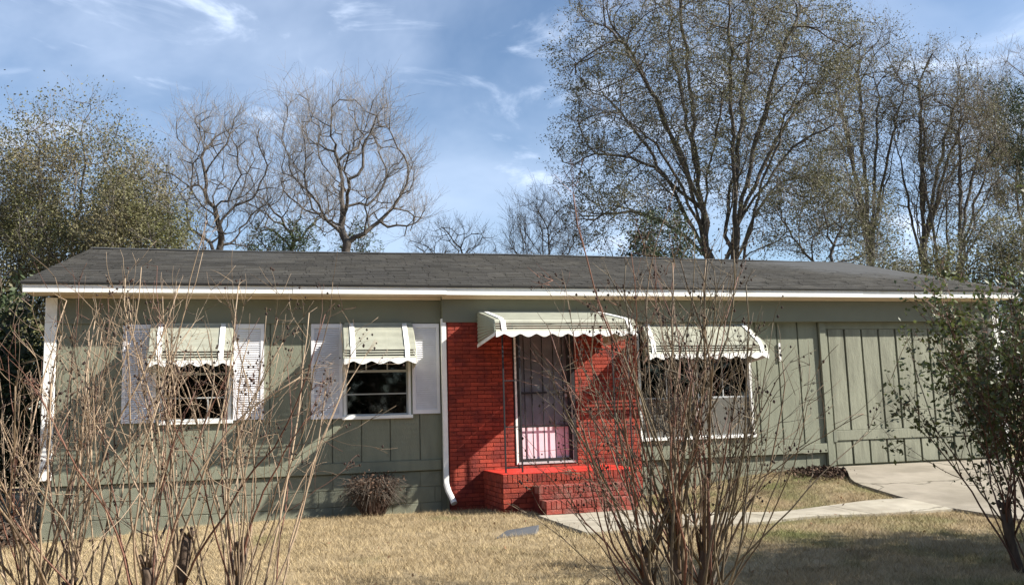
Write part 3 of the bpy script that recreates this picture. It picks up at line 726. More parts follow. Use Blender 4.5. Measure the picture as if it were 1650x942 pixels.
# ------------------------------------------------------------------ trees
def colonize(base, crown_pts, n_trunk, step, kill, max_nodes=1600, jitter=0.18, lean=(0, 0, 0), fork_h=None, stems=1, spread=0.5, limbs=0, inert=0.35):
    """space colonisation: nodes, parents"""
    P, par = [], []
    top = crown_pts.mean(0)
    for s in range(stems):
        b = np.array(base, float) + (rng.normal(size=3)*[0.25, 0.25, 0] if stems > 1 else 0)
        tgt = np.array([b[0] + lean[0], b[1] + lean[1], fork_h])
        if stems > 1: tgt = tgt + rng.normal(size=3)*[spread, spread, 0.3]
        k = max(3, int((tgt[2]-b[2])/step)); last = -1
        for i in range(k+1):
            t = i/k; q = b + (tgt-b)*t + (rng.normal(size=3)*[1, 1, 0]*step*0.12 if 0 < i else 0)
            P.append(q); par.append(last); last = len(P)-1
    if limbs:
        trunk_n = len(P); C = crown_pts.copy(); sel = [int(C[:, 2].argmax())]; dd = np.linalg.norm(C - C[sel[0]], axis=1)
        for _ in range(limbs-1):
            k = int(dd.argmax()); sel.append(k); dd = np.minimum(dd, np.linalg.norm(C - C[k], axis=1))
        Tn = np.array(P[:trunk_n])
        for k in sel:
            t = C[k]; cand = np.nonzero((Tn[:, 2] > fork_h*0.70) & (Tn[:, 2] < t[2]))[0]
            if len(cand) == 0: continue
            j = cand[int(np.argmin(np.linalg.norm(Tn[cand, :2] - t[:2], axis=1) + rng.uniform(0, 1.5, len(cand))))]
            a = Tn[j]; v = t - a; n_ = max(3, int(np.linalg.norm(v)*0.82/step)); last = j
            h = np.array([0, 0, 0.22*np.linalg.norm(v[:2])])
            for q in range(1, n_+1):
                u = 0.82*q/n_; p = a + v*u + h*math.sin(math.pi*u) + rng.normal(size=3)*step*0.10
                P.append(p); par.append(last); last = len(P)-1
    P = np.array(P); A = crown_pts.copy()
    d = np.linalg.norm(A[:, None] - P[None], axis=2); near = d.argmin(1); nd = d.min(1)
    for it in range(220):
        if len(A) == 0 or len(P) > max_nodes: break
        dirs = A - P[near]; dirs /= np.maximum(np.linalg.norm(dirs, axis=1, keepdims=True), 1e-6)
        # attractors pull only the nearest node; far ones pull too, so limbs reach out
        acc = np.zeros_like(P); np.add.at(acc, near, dirs); cnt = np.bincount(near, minlength=len(P))
        idx = np.nonzero(cnt)[0]
        g = acc[idx]/cnt[idx][:, None] + rng.normal(size=(len(idx), 3))*jitter; g /= np.maximum(np.linalg.norm(g, axis=1, keepdims=True), 1e-6)
        # damp turning
        pp = np.array(par)[idx]; has = pp >= 0
        od = np.zeros_like(g); od[has] = P[idx[has]] - P[pp[has]]; od /= np.maximum(np.linalg.norm(od, axis=1, keepdims=True), 1e-6)
        g = g + inert*od; g /= np.linalg.norm(g, axis=1, keepdims=True)
        new = P[idx] + g*step
        base_i = len(P); P = np.concatenate([P, new]); par += list(idx)
        d = np.linalg.norm(A[:, None] - new[None], axis=2); m = d.min(1); am = d.argmin(1)
        up = m < nd; near = np.where(up, am + base_i, near); nd = np.where(up, m, nd)
        keep = nd > kill
        A, near, nd = A[keep], near[keep], nd[keep]
        if it > 3 and (cnt[idx] > 0).sum() == 0: break
    return P, np.array(par)
def radii(P, par, tip, ex):
    n = len(P); acc = np.zeros(n); nch = np.bincount(par[par >= 0], minlength=n)
    for i in range(n-1, -1, -1):
        if nch[i] == 0: acc[i] = tip**ex
        if par[i] >= 0: acc[par[i]] += acc[i]
    return acc**(1/ex)
def twigs(P, D, n, L0, L1, r, up=0.25, out=0.6, sub=2, c=None):
    """short twigs from points P heading about D; returns segment arrays and tip points"""
    i = np.repeat(np.arange(len(P)), n); B = P[i]; m = len(B)
    d = D[i]*out + rdir(m)*0.75; d[:, 2] += up; d /= np.linalg.norm(d, axis=1, keepdims=True)
    L = rng.uniform(L0, L1, m)[:, None]; mid = B + d*L*0.5
    d2 = d + rdir(m)*0.35; d2[:, 2] += up*0.5; d2 /= np.linalg.norm(d2, axis=1, keepdims=True); tip = mid + d2*L*0.5
    S0, S1 = [B, mid], [mid, tip]; RA, RB = [np.full(m, r), np.full(m, r*0.75)], [np.full(m, r*0.75), np.full(m, r*0.4)]
    tips = [tip, mid]
    for k in range(sub):
        t = rng.uniform(0.25, 1.0, m)[:, None]; b = B + (tip-B)*t
        ds = d2*0.6 + rdir(m)*0.8; ds[:, 2] += up; ds /= np.linalg.norm(ds, axis=1, keepdims=True)
        e = b + ds*L*rng.uniform(0.3, 0.6, m)[:, None]
        S0.append(b); S1.append(e); RA.append(np.full(m, r*0.6)); RB.append(np.full(m, r*0.35)); tips.append(e)
    return np.concatenate(S0), np.concatenate(S1), np.concatenate(RA), np.concatenate(RB), np.concatenate(tips)
def ellip(n, c, r, lo=0.0, zcut=None, hollow=0.0):
    out = []
    c = np.array(c); r = np.array(r)
    u = rdir(n*3); rad = rng.uniform(hollow**3, 1, n*3)**(1/3)
    p = c + u*rad[:, None]*r
    if zcut is not None: p = p[p[:, 2] > zcut]
    return p[:n]
def make_tree(name, label, base, blobs, step=0.45, kill=0.55, fork_h=3.0, tip=0.011, ex=2.25, max_nodes=1500, nattr=900, group=None, cat="tree",
              tw=(3, 0.35, 0.9, 0.006, 0.3), sub=2, leaf=None, stems=1, lean=(0, 0, 0), jitter=0.18, spread=0.5, twig_mat='twig', bark='bark', rmax_twig=0.03, hollow=0.35, aspect=0.5, topfade=0.35, limbs=0, inert=0.35):
    base = (base[0], base[1], float(gh(base[0], base[1]))-0.05)
    root = thing(name, label, cat, base, group)
    tot = sum(b[1][0]*b[1][1]*b[1][2] for b in blobs)
    A = np.concatenate([ellip(max(20, int(nattr*b[1][0]*b[1][1]*b[1][2]/tot)), b[0], b[1], hollow=hollow) for b in blobs])
    P, par = colonize(base, A, 0, step, kill, max_nodes, jitter, lean, fork_h, stems, spread, limbs, inert)
    r = radii(P, par, tip, ex)
    e = np.nonzero(par >= 0)[0]; p0, p1 = P[par[e]], P[e]; r0, r1 = np.minimum(r[par[e]], r[e]*1.35), r[e]
    r0 = np.minimum(r0, r[par[e]]); big = r1 > 0.05
    ext = (p1-p0)*0.06
    main = r1 > 0.35*r1.max()
    rt = np.arange(len(P))
    for i in range(len(P)):
        if par[i] >= 0: rt[i] = rt[par[i]]
    for k in np.unique(rt[e][main]):
        q = main & (rt[e] == k); part("trunk", seg_mesh("trunk", [(p0[q]-ext[q], p1[q]+ext[q], r0[q], r1[q], 8)]), M[bark], root)
    bb = big & ~main; sm = ~big & ~main
    grp = [(p0[bb]-ext[bb], p1[bb]+ext[bb], r0[bb], r1[bb], 6), (p0[sm], p1[sm]+ext[sm], r0[sm], r1[sm], 4)]
    if len(p0[bb])+len(p0[sm]): part("branches", seg_mesh("branches", grp), M[bark], root, kind='stuff')
    nn = np.nonzero(r < rmax_twig)[0]; nn = nn[par[nn] >= 0]
    D = P[nn] - P[par[nn]]; D /= np.maximum(np.linalg.norm(D, axis=1, keepdims=True), 1e-6)
    tips = P[nn]
    if tw[0]:
        s0, s1, ra, rb, tips = twigs(P[nn], D, tw[0], tw[1], tw[2], tw[3], up=tw[4], sub=sub)
        part("twigs", seg_mesh("twigs", [(s0, s1, ra, rb, 3)]), M[twig_mat], root, kind='stuff')
    if leaf:
        mt, cnt, size, sc, droop = leaf
        # patchy density: some clumps full, some nearly bare
        nc = 110 + cnt//300; w = rng.uniform(0, 1, nc); cl = tips[rng.integers(0, len(tips), nc)]
        pick = rng.integers(0, len(tips), int(cnt*2.2)); q = tips[pick]
        dd = np.concatenate([((k[:, None, :] - cl[None])**2).sum(2).argmin(1) for k in np.array_split(q, 1+len(q)//20000)]); zt_ = A[:, 2].max(); zm_ = A[:, 2].min()*0.35 + zt_*0.65
        q = q[rng.uniform(0, 1, len(q)) < (0.04+1.25*np.maximum(0, w[dd]-0.22))*(1-topfade*ss((q[:, 2]-zm_)/(zt_-zm_)))]; rng.shuffle(q); q = q[:cnt]
        part("foliage", leaf_mesh("foliage", q + rng.normal(size=q.shape)*sc, np.full(len(q), size), droop, aspect), M[mt], root, kind='stuff')
    return root

def build_trees():
    G = "trees standing behind the house"
    # left: tall brownish green mass
    make_tree("oak_tree", "tall bushy brownish green tree behind the left roof end, largest of three", (-5.3, 16, 0), [((-5.6, 16, 7.2), (2.4, 2.6, 4.3)), ((-6.6, 16, 5), (2, 2, 3))], 0.42, 0.45, 2.2, nattr=1100,
              leaf=('leaf_mass', 110000, 0.072, 0.17, 0.1), topfade=0.88, tw=(3, 0.4, 1.0, 0.006, 0.35), group=G, max_nodes=1700)
    make_tree("oak_tree", "shorter brownish green tree just above the left end of the ridge", (-3.5, 14, 0), [((-3.5, 14, 6.0), (1.35, 1.8, 3.1))], 0.38, 0.4, 1.8, nattr=700,
              leaf=('leaf_mass', 62000, 0.072, 0.16, 0.1), topfade=0.88, tw=(3, 0.4, 0.9, 0.006, 0.35), group=G)
    make_tree("oak_tree", "green brown tree cut by the left edge of the picture", (-8.4, 18, 0), [((-8.4, 18, 6.6), (2.4, 2.6, 4.4))], 0.45, 0.5, 2.2, nattr=900,
              leaf=('leaf_mass', 80000, 0.072, 0.17, 0.1), topfade=0.88, tw=(3, 0.4, 1.0, 0.006, 0.35), group=G)
    make_tree("evergreen_shrub", "dark green thicket bush beside the left corner of the house", (-4.6, 4.5, 0), [((-4.7, 4.5, 2.0), (1.2, 1.6, 1.7))], 0.3, 0.3, 0.8, nattr=500, tip=0.008,
              leaf=('leaf_dark', 20000, 0.10, 0.13, 0.0), tw=(2, 0.3, 0.7, 0.005, 0.3), cat="shrub", bark='trunk_m')
    make_tree("evergreen_shrub", "brownish bushy thicket behind the wire fence at the far left", (-6.0, 7.5, 0), [((-6.2, 7.5, 2.6), (1.7, 1.8, 2.5))], 0.35, 0.35, 0.8, nattr=600, tip=0.008,
              leaf=('leaf_mass', 22000, 0.11, 0.15, 0.0), tw=(2, 0.3, 0.7, 0.005, 0.3), cat="shrub", bark='trunk_m')
    # bare trees
    make_tree("bare_tree", "bare spreading tree above the left part of the ridge, next to the leafy trees", (-1.3, 20, 0), [((-1.7, 20, 10.0), (2.2, 2.3, 2.7)), ((-2.6, 20, 8.4), (1.5, 1.6, 1.6))], 0.34, 0.48, 6.0, nattr=520, tip=0.0155, ex=2.05,
              tw=(5, 0.5, 1.35, 0.0062, 0.40), sub=3, group=G, lean=(0.1, 0, 0), jitter=0.28, hollow=0.45)
    make_tree("bare_tree", "bare spreading tree with a tall rounded crown left of the middle of the roof", (2.45, 18, 0), [((2.6, 18, 10.3), (2.55, 2.4, 2.75)), ((1.3, 18, 11.8), (0.9, 1.0, 1.2)), ((4.4, 18, 8.7), (1.3, 1.4, 1.1))], 0.34, 0.48, 7.6, nattr=640, tip=0.0155, ex=2.05,
              tw=(5, 0.5, 1.4, 0.0062, 0.40), sub=3, group=G, lean=(0.15, 0, 0), jitter=0.28, hollow=0.45)
    make_tree("bare_tree", "small crooked bare tree between the two larger bare trees", (0.95, 22, 0), [((0.9, 22, 9.6), (2.2, 1.2, 1.4))], 0.34, 0.38, 8.4, nattr=340, tip=0.013, ex=2.2, tw=(3, 0.3, 0.9, 0.0062, 0.3), sub=3, group=G, jitter=0.3)
    make_tree("bare_tree", "low bare crown just showing over the middle of the ridge", (7.4, 24, 0), [((7.6, 24, 8.4), (2.2, 1.5, 1.3))], 0.4, 0.4, 6.0, nattr=350, tip=0.012, tw=(3, 0.4, 0.9, 0.006, 0.45), sub=3, group=G, jitter=0.3)
    make_tree("bare_tree", "small grey bare tree with upright twigs left of the largest tree", (10.5, 20, 0), [((10.3, 20, 8.2), (1.6, 1.4, 1.7))], 0.32, 0.34, 5.0, nattr=500, tip=0.010, tw=(4, 0.4, 1.0, 0.0055, 0.5), sub=3, group=G, twig_mat='twig_dark')
    # the largest tree
    make_tree("water_oak", "largest tree, several trunks and a wide thin olive crown behind the roof", (17.9, 20, 0),
              [((17.6, 20, 15.5), (6.3, 5.0, 5.6)), ((14.0, 20, 11.6), (3.2, 3.0, 2.9)), ((21.3, 20, 14.5), (3.6, 3.2, 4.6)), ((19.8, 19, 9.8), (2.4, 2.2, 2.2)), ((13.4, 20, 9.2), (2.9, 2.6, 1.5)), ((16.8, 19.5, 10.2), (2.0, 2.0, 1.6))], 0.5, 0.52, 9.6, nattr=2500, tip=0.0140, ex=2.2,
              tw=(3, 0.4, 1.15, 0.0065, 0.35), sub=3, leaf=('leaf_olive', 135000, 0.085, 0.11, 0.0), stems=3, spread=0.45, limbs=26, inert=0.6, jitter=0.12, group=G, max_nodes=3900, twig_mat='twig', hollow=0.3)
    make_tree("evergreen_shrub", "rounded dark olive bush rising above the ridge at the foot of the largest tree", (13.3, 16, 0), [((13.2, 16, 6.5), (1.35, 1.5, 1.6)), ((13.2, 16, 4.5), (1.2, 1.3, 2.0))], 0.35, 0.35, 3.0, nattr=500,
              leaf=('leaf_dark', 24000, 0.10, 0.13, 0.0), tw=(2, 0.3, 0.7, 0.005, 0.3), cat="shrub")
    # right-hand trees
    make_tree("slender_tree", "slender tree with a pointed olive brown top right of the largest tree", (29.4, 26, 0), [((29.9, 26, 17.6), (2.3, 2.3, 3.9)), ((28.6, 26, 13), (2.0, 2, 2.4))], 0.5, 0.5, 10.5, nattr=800, tip=0.018,
              tw=(3, 0.5, 1.3, 0.0078, 0.5), sub=3, leaf=('leaf_olive', 22000, 0.085, 0.17, 0.0), limbs=14, inert=0.6, jitter=0.1, group=G, twig_mat='twig_dark')
    make_tree("slender_tree", "leaning slender tree with ascending limbs, second in the right-hand row", (30.2, 24, 0), [((32.6, 24, 15.8), (2.6, 2.3, 3.4)), ((31.5, 24, 12), (1.8, 1.8, 2.2))], 0.5, 0.5, 9.5, nattr=800, tip=0.018,
              tw=(3, 0.5, 1.3, 0.0078, 0.5), sub=3, leaf=('leaf_olive', 16000, 0.085, 0.17, 0.0), lean=(0.8, 0, 0), limbs=12, inert=0.6, jitter=0.1, group=G, twig_mat='twig_dark')
    make_tree("slender_tree", "lower many-stemmed bare tree above the right end of the roof", (31.3, 22, 0), [((31.8, 22, 13.2), (2.3, 2.3, 3.4)), ((32.9, 22, 10), (1.8, 1.8, 2.0))], 0.45, 0.48, 8.0, nattr=700, tip=0.017,
              tw=(4, 0.5, 1.2, 0.007, 0.5), sub=3, leaf=('leaf_olive', 12000, 0.085, 0.17, 0.0), stems=3, spread=0.8, limbs=12, inert=0.6, jitter=0.1, group=G, twig_mat='twig_dark')
    make_tree("slender_tree", "thin pale tree with open limbs between the largest tree and the slender tree", (20.9, 18, 0), [((20.9, 18, 9.0), (2.6, 2.0, 1.9)), ((22.6, 18, 8.4), (1.8, 1.8, 1.6))], 0.42, 0.45, 6.4, nattr=600, tip=0.011,
              tw=(3, 0.4, 1.1, 0.006, 0.4), sub=3, leaf=('leaf_olive', 20000, 0.085, 0.17, 0.0), stems=2, group=G)
    make_tree("pine_tree", "dark green pine at the right edge of the picture", (38.0, 25, 0), [((38.0, 25, 14.6), (1.7, 1.8, 3.8))], 0.5, 0.5, 10, nattr=400,
              leaf=('leaf_dark', 16000, 0.22, 0.2, 0.0), tw=(2, 0.3, 0.8, 0.006, 0.2), group=G, aspect=0.18)
    make_tree("bare_tree", "bare pale crown behind the pine at the right edge", (43.5, 30, 0), [((43.5, 30, 18.5), (3.2, 2.5, 4.0))], 0.6, 0.6, 12, nattr=500, tip=0.014, tw=(4, 0.6, 1.4, 0.008, 0.5), sub=3, group=G)
    # understory beyond the right end of the roof
    lab = ["grey green understory bush behind the roof below the slender tree", "olive understory bush left of the right roof end", "tangled green brown bush above the right roof end", "dense green bush at the right edge behind the house"]
    for i, (x, y, h, rx) in enumerate(((21.4, 15, 5.9, 1.7), (23.9, 15.5, 6.3, 1.7), (26.3, 15, 7.0, 1.8), (28.9, 15, 7.6, 2.0))):
        make_tree("understory_bush", lab[i], (x, y, 0), [((x, y, h-1.2), (rx, 1.7, 2.4)), ((x, y, h-3.2), (rx*0.9, 1.6, 2.2))], 0.4, 0.42, 2.0, nattr=600, tip=0.009, stems=3,
                  leaf=('leaf_olive' if i in (0, 2) else 'leaf_mass', 26000, 0.10, 0.18, 0.0), tw=(3, 0.35, 0.9, 0.006, 0.4), cat="bush", group="bushes beyond the right roof end")
    # small pines behind the ridge
    for i, (x, y, h, lb) in enumerate(((1.05, 21.5, 8.9, "small green pine top beside the crooked bare tree"), (3.3, 19.5, 8.35, "low green pine top right of the bare tree trunk"), (-0.1, 21, 8.6, "low green pine top right of the first bare tree"))):
        make_tree("pine_tree", lb, (x, y, 0), [((x, y, h-1.3), (0.75, 0.8, 1.5))], 0.3, 0.3, 5.5, nattr=160, leaf=('leaf_pine', 3600, 0.16, 0.12, 0.0), tw=(2, 0.2, 0.5, 0.005, 0.2), group="small pines behind the ridge", aspect=0.2)
    # tree to the right of the frame whose shade falls on the lawn
    make_tree("live_oak", "broad evergreen oak right of the frame shading the lawn corner", (14.6, -11.2, 0), [((14.1, -10.75, 5.6), (2.3, 2.4, 1.9))], 0.45, 0.45, 2.6, nattr=500,
              leaf=('leaf_dark', 30000, 0.13, 0.18, 0.0), tw=(2, 0.35, 0.8, 0.006, 0.2))
build_trees()
def make_added_shade_woods():  # unseen trees behind the camera, added to cut low sky light on the facade
    n = 42000; x = rng.uniform(-75, 42, n); y = rng.uniform(-46, -36, n)
    top = 11 + 3.5*np.sin(x*0.31) + 2.0*np.sin(x*0.83+1.0) + 1.2*np.sin(x*1.9)
    z = top*rng.uniform(0, 1, n)**0.8
    part("added_shade_woods", leaf_mesh("added_shade_woods", np.stack([x, y, z], 1), np.full(n, 0.75), 0.2, 0.6), M['leaf_dark'], kind='stuff')
make_added_shade_woods()

# ------------------------------------------------------------------ crepe myrtles and the right-hand shrub
def polytube(b, pts, r0, r1, n):
    m = len(pts); b.tube(pts, [r0 + (r1-r0)*i/(m-1) for i in range(m)], n)
def grow(p, d, L, nseg, up, wob):
    p = Vector(p); d = Vector(d).normalized(); pts = [p.copy()]
    for i in range(nseg):
        d = (d + Vector((0, 0, up)) + Vector(rng.normal(size=3))*wob).normalized(); p = p + d*(L/nseg); pts.append(p.copy())
    return pts
OCT = ([(1, 0, 0), (-1, 0, 0), (0, 1, 0), (0, -1, 0), (0, 0, 1), (0, 0, -1)], [(0, 2, 4), (2, 1, 4), (1, 3, 4), (3, 0, 4), (2, 0, 5), (1, 2, 5), (3, 1, 5), (0, 3, 5)])
def myrtle(name, label, base, ncane, hmin, hmax, tilt, mats, stumps, rad=(0.0048, 0.0112), pods=True, spread=0.28, group=None, leaf=None, side=(2, 5), tiltpow=0.8, bias=(0, 0)):
    base = Vector((base[0], base[1], float(gh(base[0], base[1]))))
    root = thing(name, label, "shrub", base, group)
    pods_b = MB(); leafP = []
    st = []
    for (dx, dy, h, r) in stumps:
        b = MB(); p = base + Vector((dx, dy, -0.05)); pts = grow(p, (dx*0.5, dy*0.5, 1), h+0.05, 5, 0.1, 0.08)
        b.tube(pts, [r*1.15, r, r*0.95, r*0.95, r*1.1, r*1.05], 9)
        for k in range(4):   # knobbly cut head
            a = rng.uniform(0, 6.28); q = pts[-1] + Vector((math.cos(a)*r*0.7, math.sin(a)*r*0.7, rng.uniform(-0.04, 0.02)))
            b.tube([q, q + Vector((math.cos(a)*0.03, math.sin(a)*0.03, rng.uniform(0.04, 0.09)))], [r*0.55, r*0.35], 6)
        part("trunk", b.mesh("trunk", smooth=True), M['trunk_m'], root); st.append(pts)
    for i in range(ncane):
        b = MB(); s = st[i % len(st)]; k = rng.integers(1, len(s)) if rng.uniform() < 0.55 else 0
        az = rng.uniform(0, 2*math.pi); tl = tilt*rng.uniform(0.02, 1)**tiltpow
        o = s[k] + Vector((math.cos(az), math.sin(az), 0))*0.03
        if k == 0: o = base + Vector((math.cos(az)*spread*rng.uniform(.2, 1), math.sin(az)*spread*rng.uniform(.2, 1), -0.03))
        H = rng.uniform(hmin, hmax)*(1 - 0.25*(tl/tilt)**2)
        r = rng.uniform(*rad)
        d = Vector((math.sin(tl)*math.cos(az)+bias[0], math.sin(tl)*math.sin(az)+bias[1], math.cos(tl)))
        pts = grow(o, d, H, 11, 0.050, 0.105)
        polytube(b, pts, r, r*0.40, 6)
        ends = [(pts[-1], pts[-1]-pts[-2], r*0.40)]
        for q in range(rng.integers(*side)):
            j = int(rng.integers(4, 11)); t = pts[j]; dd = (pts[j]-pts[j-1]).normalized()
            d2 = (dd + Vector(rng.normal(size=3))*0.42 + Vector((0, 0, 0.12))).normalized(); L = rng.uniform(0.25, 0.85)*(1.15-0.06*j)
            rr = r*(1-0.055*j)*rng.uniform(0.45, 0.78); p2 = grow(t, d2, L, 6, 0.05, 0.08)
            polytube(b, p2, rr, rr*0.4, 4); ends.append((p2[-1], p2[-1]-p2[-2], rr*0.4))
            if rng.uniform() < 0.6:
                t2 = p2[3]; p3 = grow(t2, (p2[3]-p2[2]).normalized() + Vector(rng.normal(size=3))*0.5, L*0.5, 4, 0.05, 0.1); polytube(b, p3, rr*0.5, rr*0.25, 3); ends.append((p3[-1], p3[-1]-p3[-2], rr*0.25))
            if leaf: leafP += p2[1:] + [p2[-1] + Vector(rng.normal(size=3))*0.06 for _ in range(4)]
        for (e, dv, rr) in ends:
            dv = dv.normalized(); nt = rng.integers(1, 4)
            for q in range(nt):
                d3 = (dv + Vector(rng.normal(size=3))*0.45).normalized(); L = rng.uniform(0.08, 0.26)
                p4 = grow(e, d3, L, 3, 0.02, 0.12); polytube(b, p4, max(rr*0.7, 0.0022), 0.0014, 3)
                if leaf: leafP += p4
                if pods and rng.uniform() < 0.27:
                    for z in range(rng.integers(1, 5)):
                        c = p4[int(rng.integers(1, 4))] + Vector(rng.normal(size=3))*0.018; s_ = rng.uniform(0.006, 0.0115)
                        pods_b.add([(c.x+v[0]*s_, c.y+v[1]*s_, c.z+v[2]*s_*1.2) for v in OCT[0]], OCT[1])
        part("cane", b.mesh("cane", smooth=True), M[mats[int(rng.integers(0, len(mats)))]], root)
    if pods_b.n: part("seed_pods", pods_b.mesh("seed_pods"), M['capsule'], root, kind='stuff')
    if leaf:
        n, size, zmin = leaf
        q = np.array([tuple(p) for p in leafP]); q = q[q[:, 2] > zmin]; q = q[rng.integers(0, len(q), n)] + rng.normal(size=(n, 3))*0.035
        part("foliage", leaf_mesh("foliage", q, np.full(n, size), 0.1, 0.5), M['leaf_shrub'], root, kind='stuff')
    return root
GM = "crepe myrtle shrubs in front of the house"
TAN = ['cane', 'cane', 'cane', 'cane_brown', 'cane_red']
myrtle("crepe_myrtle", "bare tan crepe myrtle at the far left with canes crossing the white corner board", (-1.36, -5.75), 46, 1.6, 2.75, 0.54, TAN, [(0.0, 0.0, 0.26, 0.034), (-0.22, 0.1, 0.20, 0.028)], group=GM)
myrtle("crepe_myrtle", "bare tan crepe myrtle whose tallest canes rise in front of the left window", (-0.80, -5.85), 33, 1.6, 2.8, 0.52, TAN, [(0.0, 0.0, 0.36, 0.036), (0.17, 0.06, 0.55, 0.036)], group=GM)
myrtle("crepe_myrtle", "smaller bare crepe myrtle with thin canes right of the left window", (-0.14, -5.80), 27, 1.3, 2.6, 0.55, TAN, [(-0.05, 0.0, 0.42, 0.036)], group=GM, rad=(0.0048, 0.0105))
myrtle("crepe_myrtle", "dense brown crepe myrtle with many canes in front of the steps and the wide window", (2.80, -6.95), 100, 1.35, 2.65, 0.68, ['cane_brown', 'cane_brown', 'cane_dark', 'cane_red', 'cane_dark'], [(0.0, 0.0, 0.70, 0.046), (-0.2, 0.1, 0.40, 0.038), (0.14, 0.05, 0.48, 0.04)], group=GM, spread=0.35)
myrtle("leafy_shrub", "leafy green shrub with dark stems at the right edge before the driveway", (5.98, -6.85), 50, 1.1, 2.4, 0.50, ['cane_brown', 'cane_red', 'cane_red'], [(0.0, 0.0, 0.6, 0.045), (-0.15, 0.1, 0.5, 0.04), (0.15, 0.05, 0.55, 0.04)], pods=False, leaf=(13500, 0.046, 0.70), side=(5, 9), spread=0.3, bias=(0.02, 0))

# ------------------------------------------------------------------ small things on the lawn
def small_things():
    # dead ornamental clump by the wall
    t = thing("dead_shrub", "dead brown rounded clump against the block foundation under the second window", "shrub", (1.42, -0.30, float(gh(1.42, -0.3))))
    n = 900; a = rng.uniform(0, 6.28, n); rr = rng.uniform(0, 0.10, n); z0 = float(gh(1.42, -0.3))
    B = np.stack([1.42 + np.cos(a)*rr*1.3, -0.30 + np.sin(a)*rr, np.full(n, z0-0.02)], 1)
    out = np.stack([np.cos(a)*rng.uniform(0.05, 0.34, n), np.sin(a)*rng.uniform(0.03, 0.20, n), rng.uniform(0.32, 0.58, n)], 1)
    mid = B + out*[[0.75, 0.75, 0.92]]; tip = B + out*[[1.1, 1.1, 1.0]] + np.stack([np.cos(a)*0.06, np.sin(a)*0.04, -rng.uniform(0.0, 0.22, n)], 1)
    h = rng.uniform(0.002, 0.004, n)
    part("stems", seg_mesh("stems", [(B, mid, h, h*0.8, 3)]), M['deadgrass'], t, kind='stuff')
    part("spent_branches", seg_mesh("branches", [(mid, tip, h*0.8, h*0.4, 3)]), M['twig_dark'], t, kind='stuff')
    q = mid[rng.integers(0, n, 1500)] + rng.normal(size=(1500, 3))*0.05
    part("foliage", leaf_mesh("foliage", q, np.full(1500, 0.04)), M['litter'], t, kind='stuff')
    # grey slab
    zc = float(gh(2.65, -3.15))
    b = MB(); c = [(2.33, -3.52), (2.79, -3.40), (3.00, -2.82), (2.61, -2.86)]
    b.hexa([(x, y, float(gh(x, y))-0.01) for x, y in c], [(x, y, float(gh(x, y))+0.022+(0.03 if x > 2.9 else 0)) for x, y in c])
    tag(part("flat_slab", b.mesh("flat_slab", 0.004), M['lid']), "flat grey rectangular slab lying in the dry lawn left of the walk", "slab")
    # dead leaves drifted against the driveway edge
    t = thing("leaf_pile", "pile of dark dead leaves beside the raised driveway corner", "leaf pile", (8.15, -0.75, float(gh(8.15, -0.75))))
    n = 2600; u = rng.normal(size=(n, 2))*[0.30, 0.30]; x, y = 8.2 + u[:, 0], -0.62 + u[:, 1]*0.9
    k = (y < -0.17) & (x < 8.62); x, y, u = x[k], y[k], u[k]
    z = gh(x, y) + 0.10*np.exp(-(u**2).sum(1)/0.12)*rng.uniform(0.1, 1, len(x))
    part("leaves", leaf_mesh("leaves", np.stack([x, y, z+0.01], 1), np.full(len(x), 0.05), 0, 0.6, 1.2), M['litter'], t, kind='stuff')
    # scattered fallen leaves
    n = 260; x = rng.uniform(-4, 8.0, n); y = rng.uniform(-6.6, -0.3, n); z = gh(x, y) + 0.03
    part("fallen_leaves", leaf_mesh("fallen_leaves", np.stack([x, y, z], 1), np.full(n, 0.035), 0, 0.6, 2.0), M['deadleaf'], kind='stuff')
    # low wire fence left of the house
    t = thing("wire_fence", "low wire fence with a dark top rail running left from the house corner", "fence", (-2.9, 1.0, 0.2))
    zt = 0.80
    b = MB(); b.tube([(-2.9, 1.0, zt), (-9.5, 1.0, zt-0.02)], 0.022, 8); part("rail", b.mesh("rail"), M['wood'], t)
    for x in (-2.92, -5.1, -7.3, -9.5):
        b = MB(); b.tube([(x, 1.0, 0.05), (x, 1.0, zt+0.03)], 0.028, 8); part("post", b.mesh("post"), M['wood'], t)
    s0, s1 = [], []
    for i in range(100):
        x = -2.95-0.065*i
        s0 += [(x, 1.0, 0.2), (x, 1.003, 0.2)]; s1 += [(x-0.55, 1.0, zt-0.02), (x+0.55 if x+0.55 < -2.92 else -2.92, 1.003, zt-0.02 if x+0.55 < -2.92 else 0.2+(zt-0.22)*(-2.92-x)/0.55)]
    s0, s1 = np.array(s0), np.array(s1); h = np.full(len(s0), 0.002)
    part("wire_mesh", seg_mesh("wire_mesh", [(s0, s1, h, h, 3)]), M['alu'], t, kind='stuff')
    # dark brush heap in front of that fence
    t = thing("brush_pile", "low dark heap of brush and leaves left of the house foundation", "brush pile", (-3.7, -0.1, 0.2))
    n = 2600; x = rng.uniform(-6.5, -2.85, n); y = rng.uniform(-0.55, 0.5, n); z = gh(x, y) + rng.uniform(0, 1, n)**1.5*0.34*(1-((y)/0.75)**2)
    d = rdir(n)*rng.uniform(0.05, 0.28, n)[:, None]; d[:, 2] *= 0.5; p = np.stack([x, y, z], 1); h = np.full(n, 0.004)
    part("sticks", seg_mesh("sticks", [(p, p+d, h, h*0.6, 3)]), M['twig_dark'], t, kind='stuff')
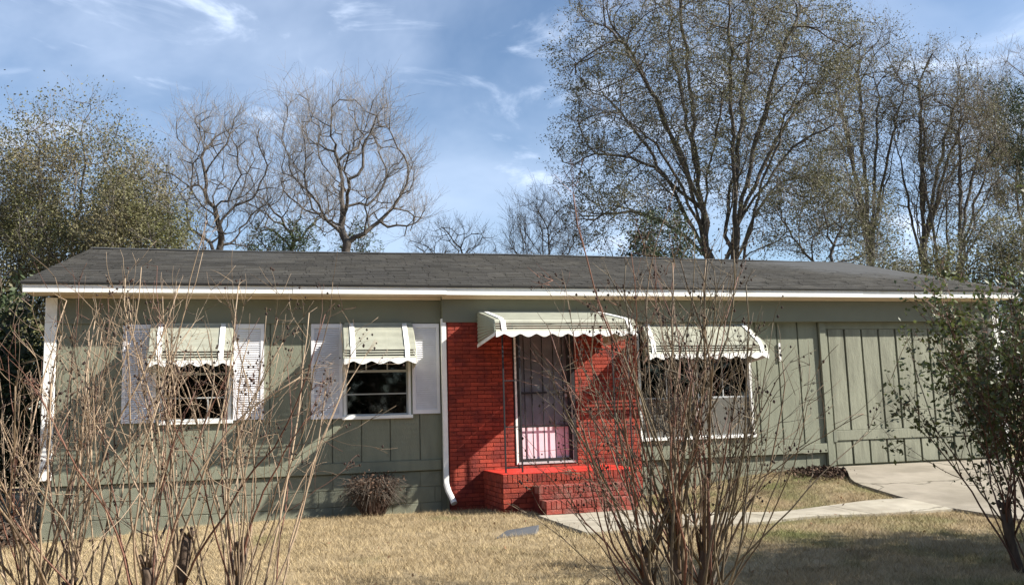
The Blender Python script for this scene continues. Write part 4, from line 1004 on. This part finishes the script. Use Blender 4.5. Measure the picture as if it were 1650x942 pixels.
    part("leaves", leaf_mesh("leaves", p[rng.integers(0, n, 4500)] + rng.normal(size=(4500, 3))*[0.1, 0.06, 0.03], np.full(4500, 0.07), 0, 0.6), M['litter'], t, kind='stuff')
small_things()

# ------------------------------------------------------------------ grass
def make_grass():
    n = 520000
    # more blades near the camera
    y = -7.2 + 7.1*rng.uniform(0, 1, n)**1.25; x = rng.uniform(-6.2, 9.0, n)
    keep = np.ones(n, bool)
    keep &= ~((x > 3.24) & (y > WALK_Y0-0.03) & (y < WALK_Y1+0.03) & (x < 8.0))
    keep &= ~((x > 3.27) & (x < 4.69) & (y > WALK_Y1) & (y < -1.7))
    keep &= ~((x > 2.98) & (x < 4.94) & (y > -1.24)); keep &= ~((x > 3.38) & (x < 4.8) & (y > -1.86) & (y < -1.2))
    edge = 8.62 - 0.70*ss((-0.3-y)/1.6)
    keep &= ~(x > edge-0.02); keep &= ~((x > XL) & (x < XS) & (y > -0.02)); keep &= ~((x > XS) & (y > YR-0.02))
    keep &= ~((x > 2.36) & (x < 2.96) & (y > -3.45) & (y < -2.85))
    x, y = x + rng.normal(size=n)*0.02, y + rng.normal(size=n)*0.02
    # tufty: drop blades in low-noise spots
    tn = np.sin(x*7.1+np.sin(y*5.3)*1.3)*np.sin(y*8.7+np.sin(x*4.9)*1.7)
    keep &= rng.uniform(0, 1, n) < 0.72 + 0.28*tn
    x, y = x[keep], y[keep]; n = len(x); z = gh(x, y)
    h = rng.uniform(0.018, 0.055, n)*(1+0.35*rng.uniform(0, 1, n)**6*3); w = rng.uniform(0.0012, 0.0030, n)
    a = rng.uniform(0, 6.28, n); l = rng.uniform(0.3, 1.5, n)*h; b = rng.uniform(0, 6.28, n)
    P = np.stack([x, y, z-0.004], 1); s = np.stack([np.cos(a)*w, np.sin(a)*w, 0*w], 1)
    T = P + np.stack([np.cos(b)*l, np.sin(b)*l, h], 1)
    V = np.stack([P-s, P+s, T], 1).reshape(-1, 3)
    part("grass", mesh_np("grass", V, [np.arange(3*n).reshape(-1, 3)]), M['grass'], kind='stuff')
make_grass()
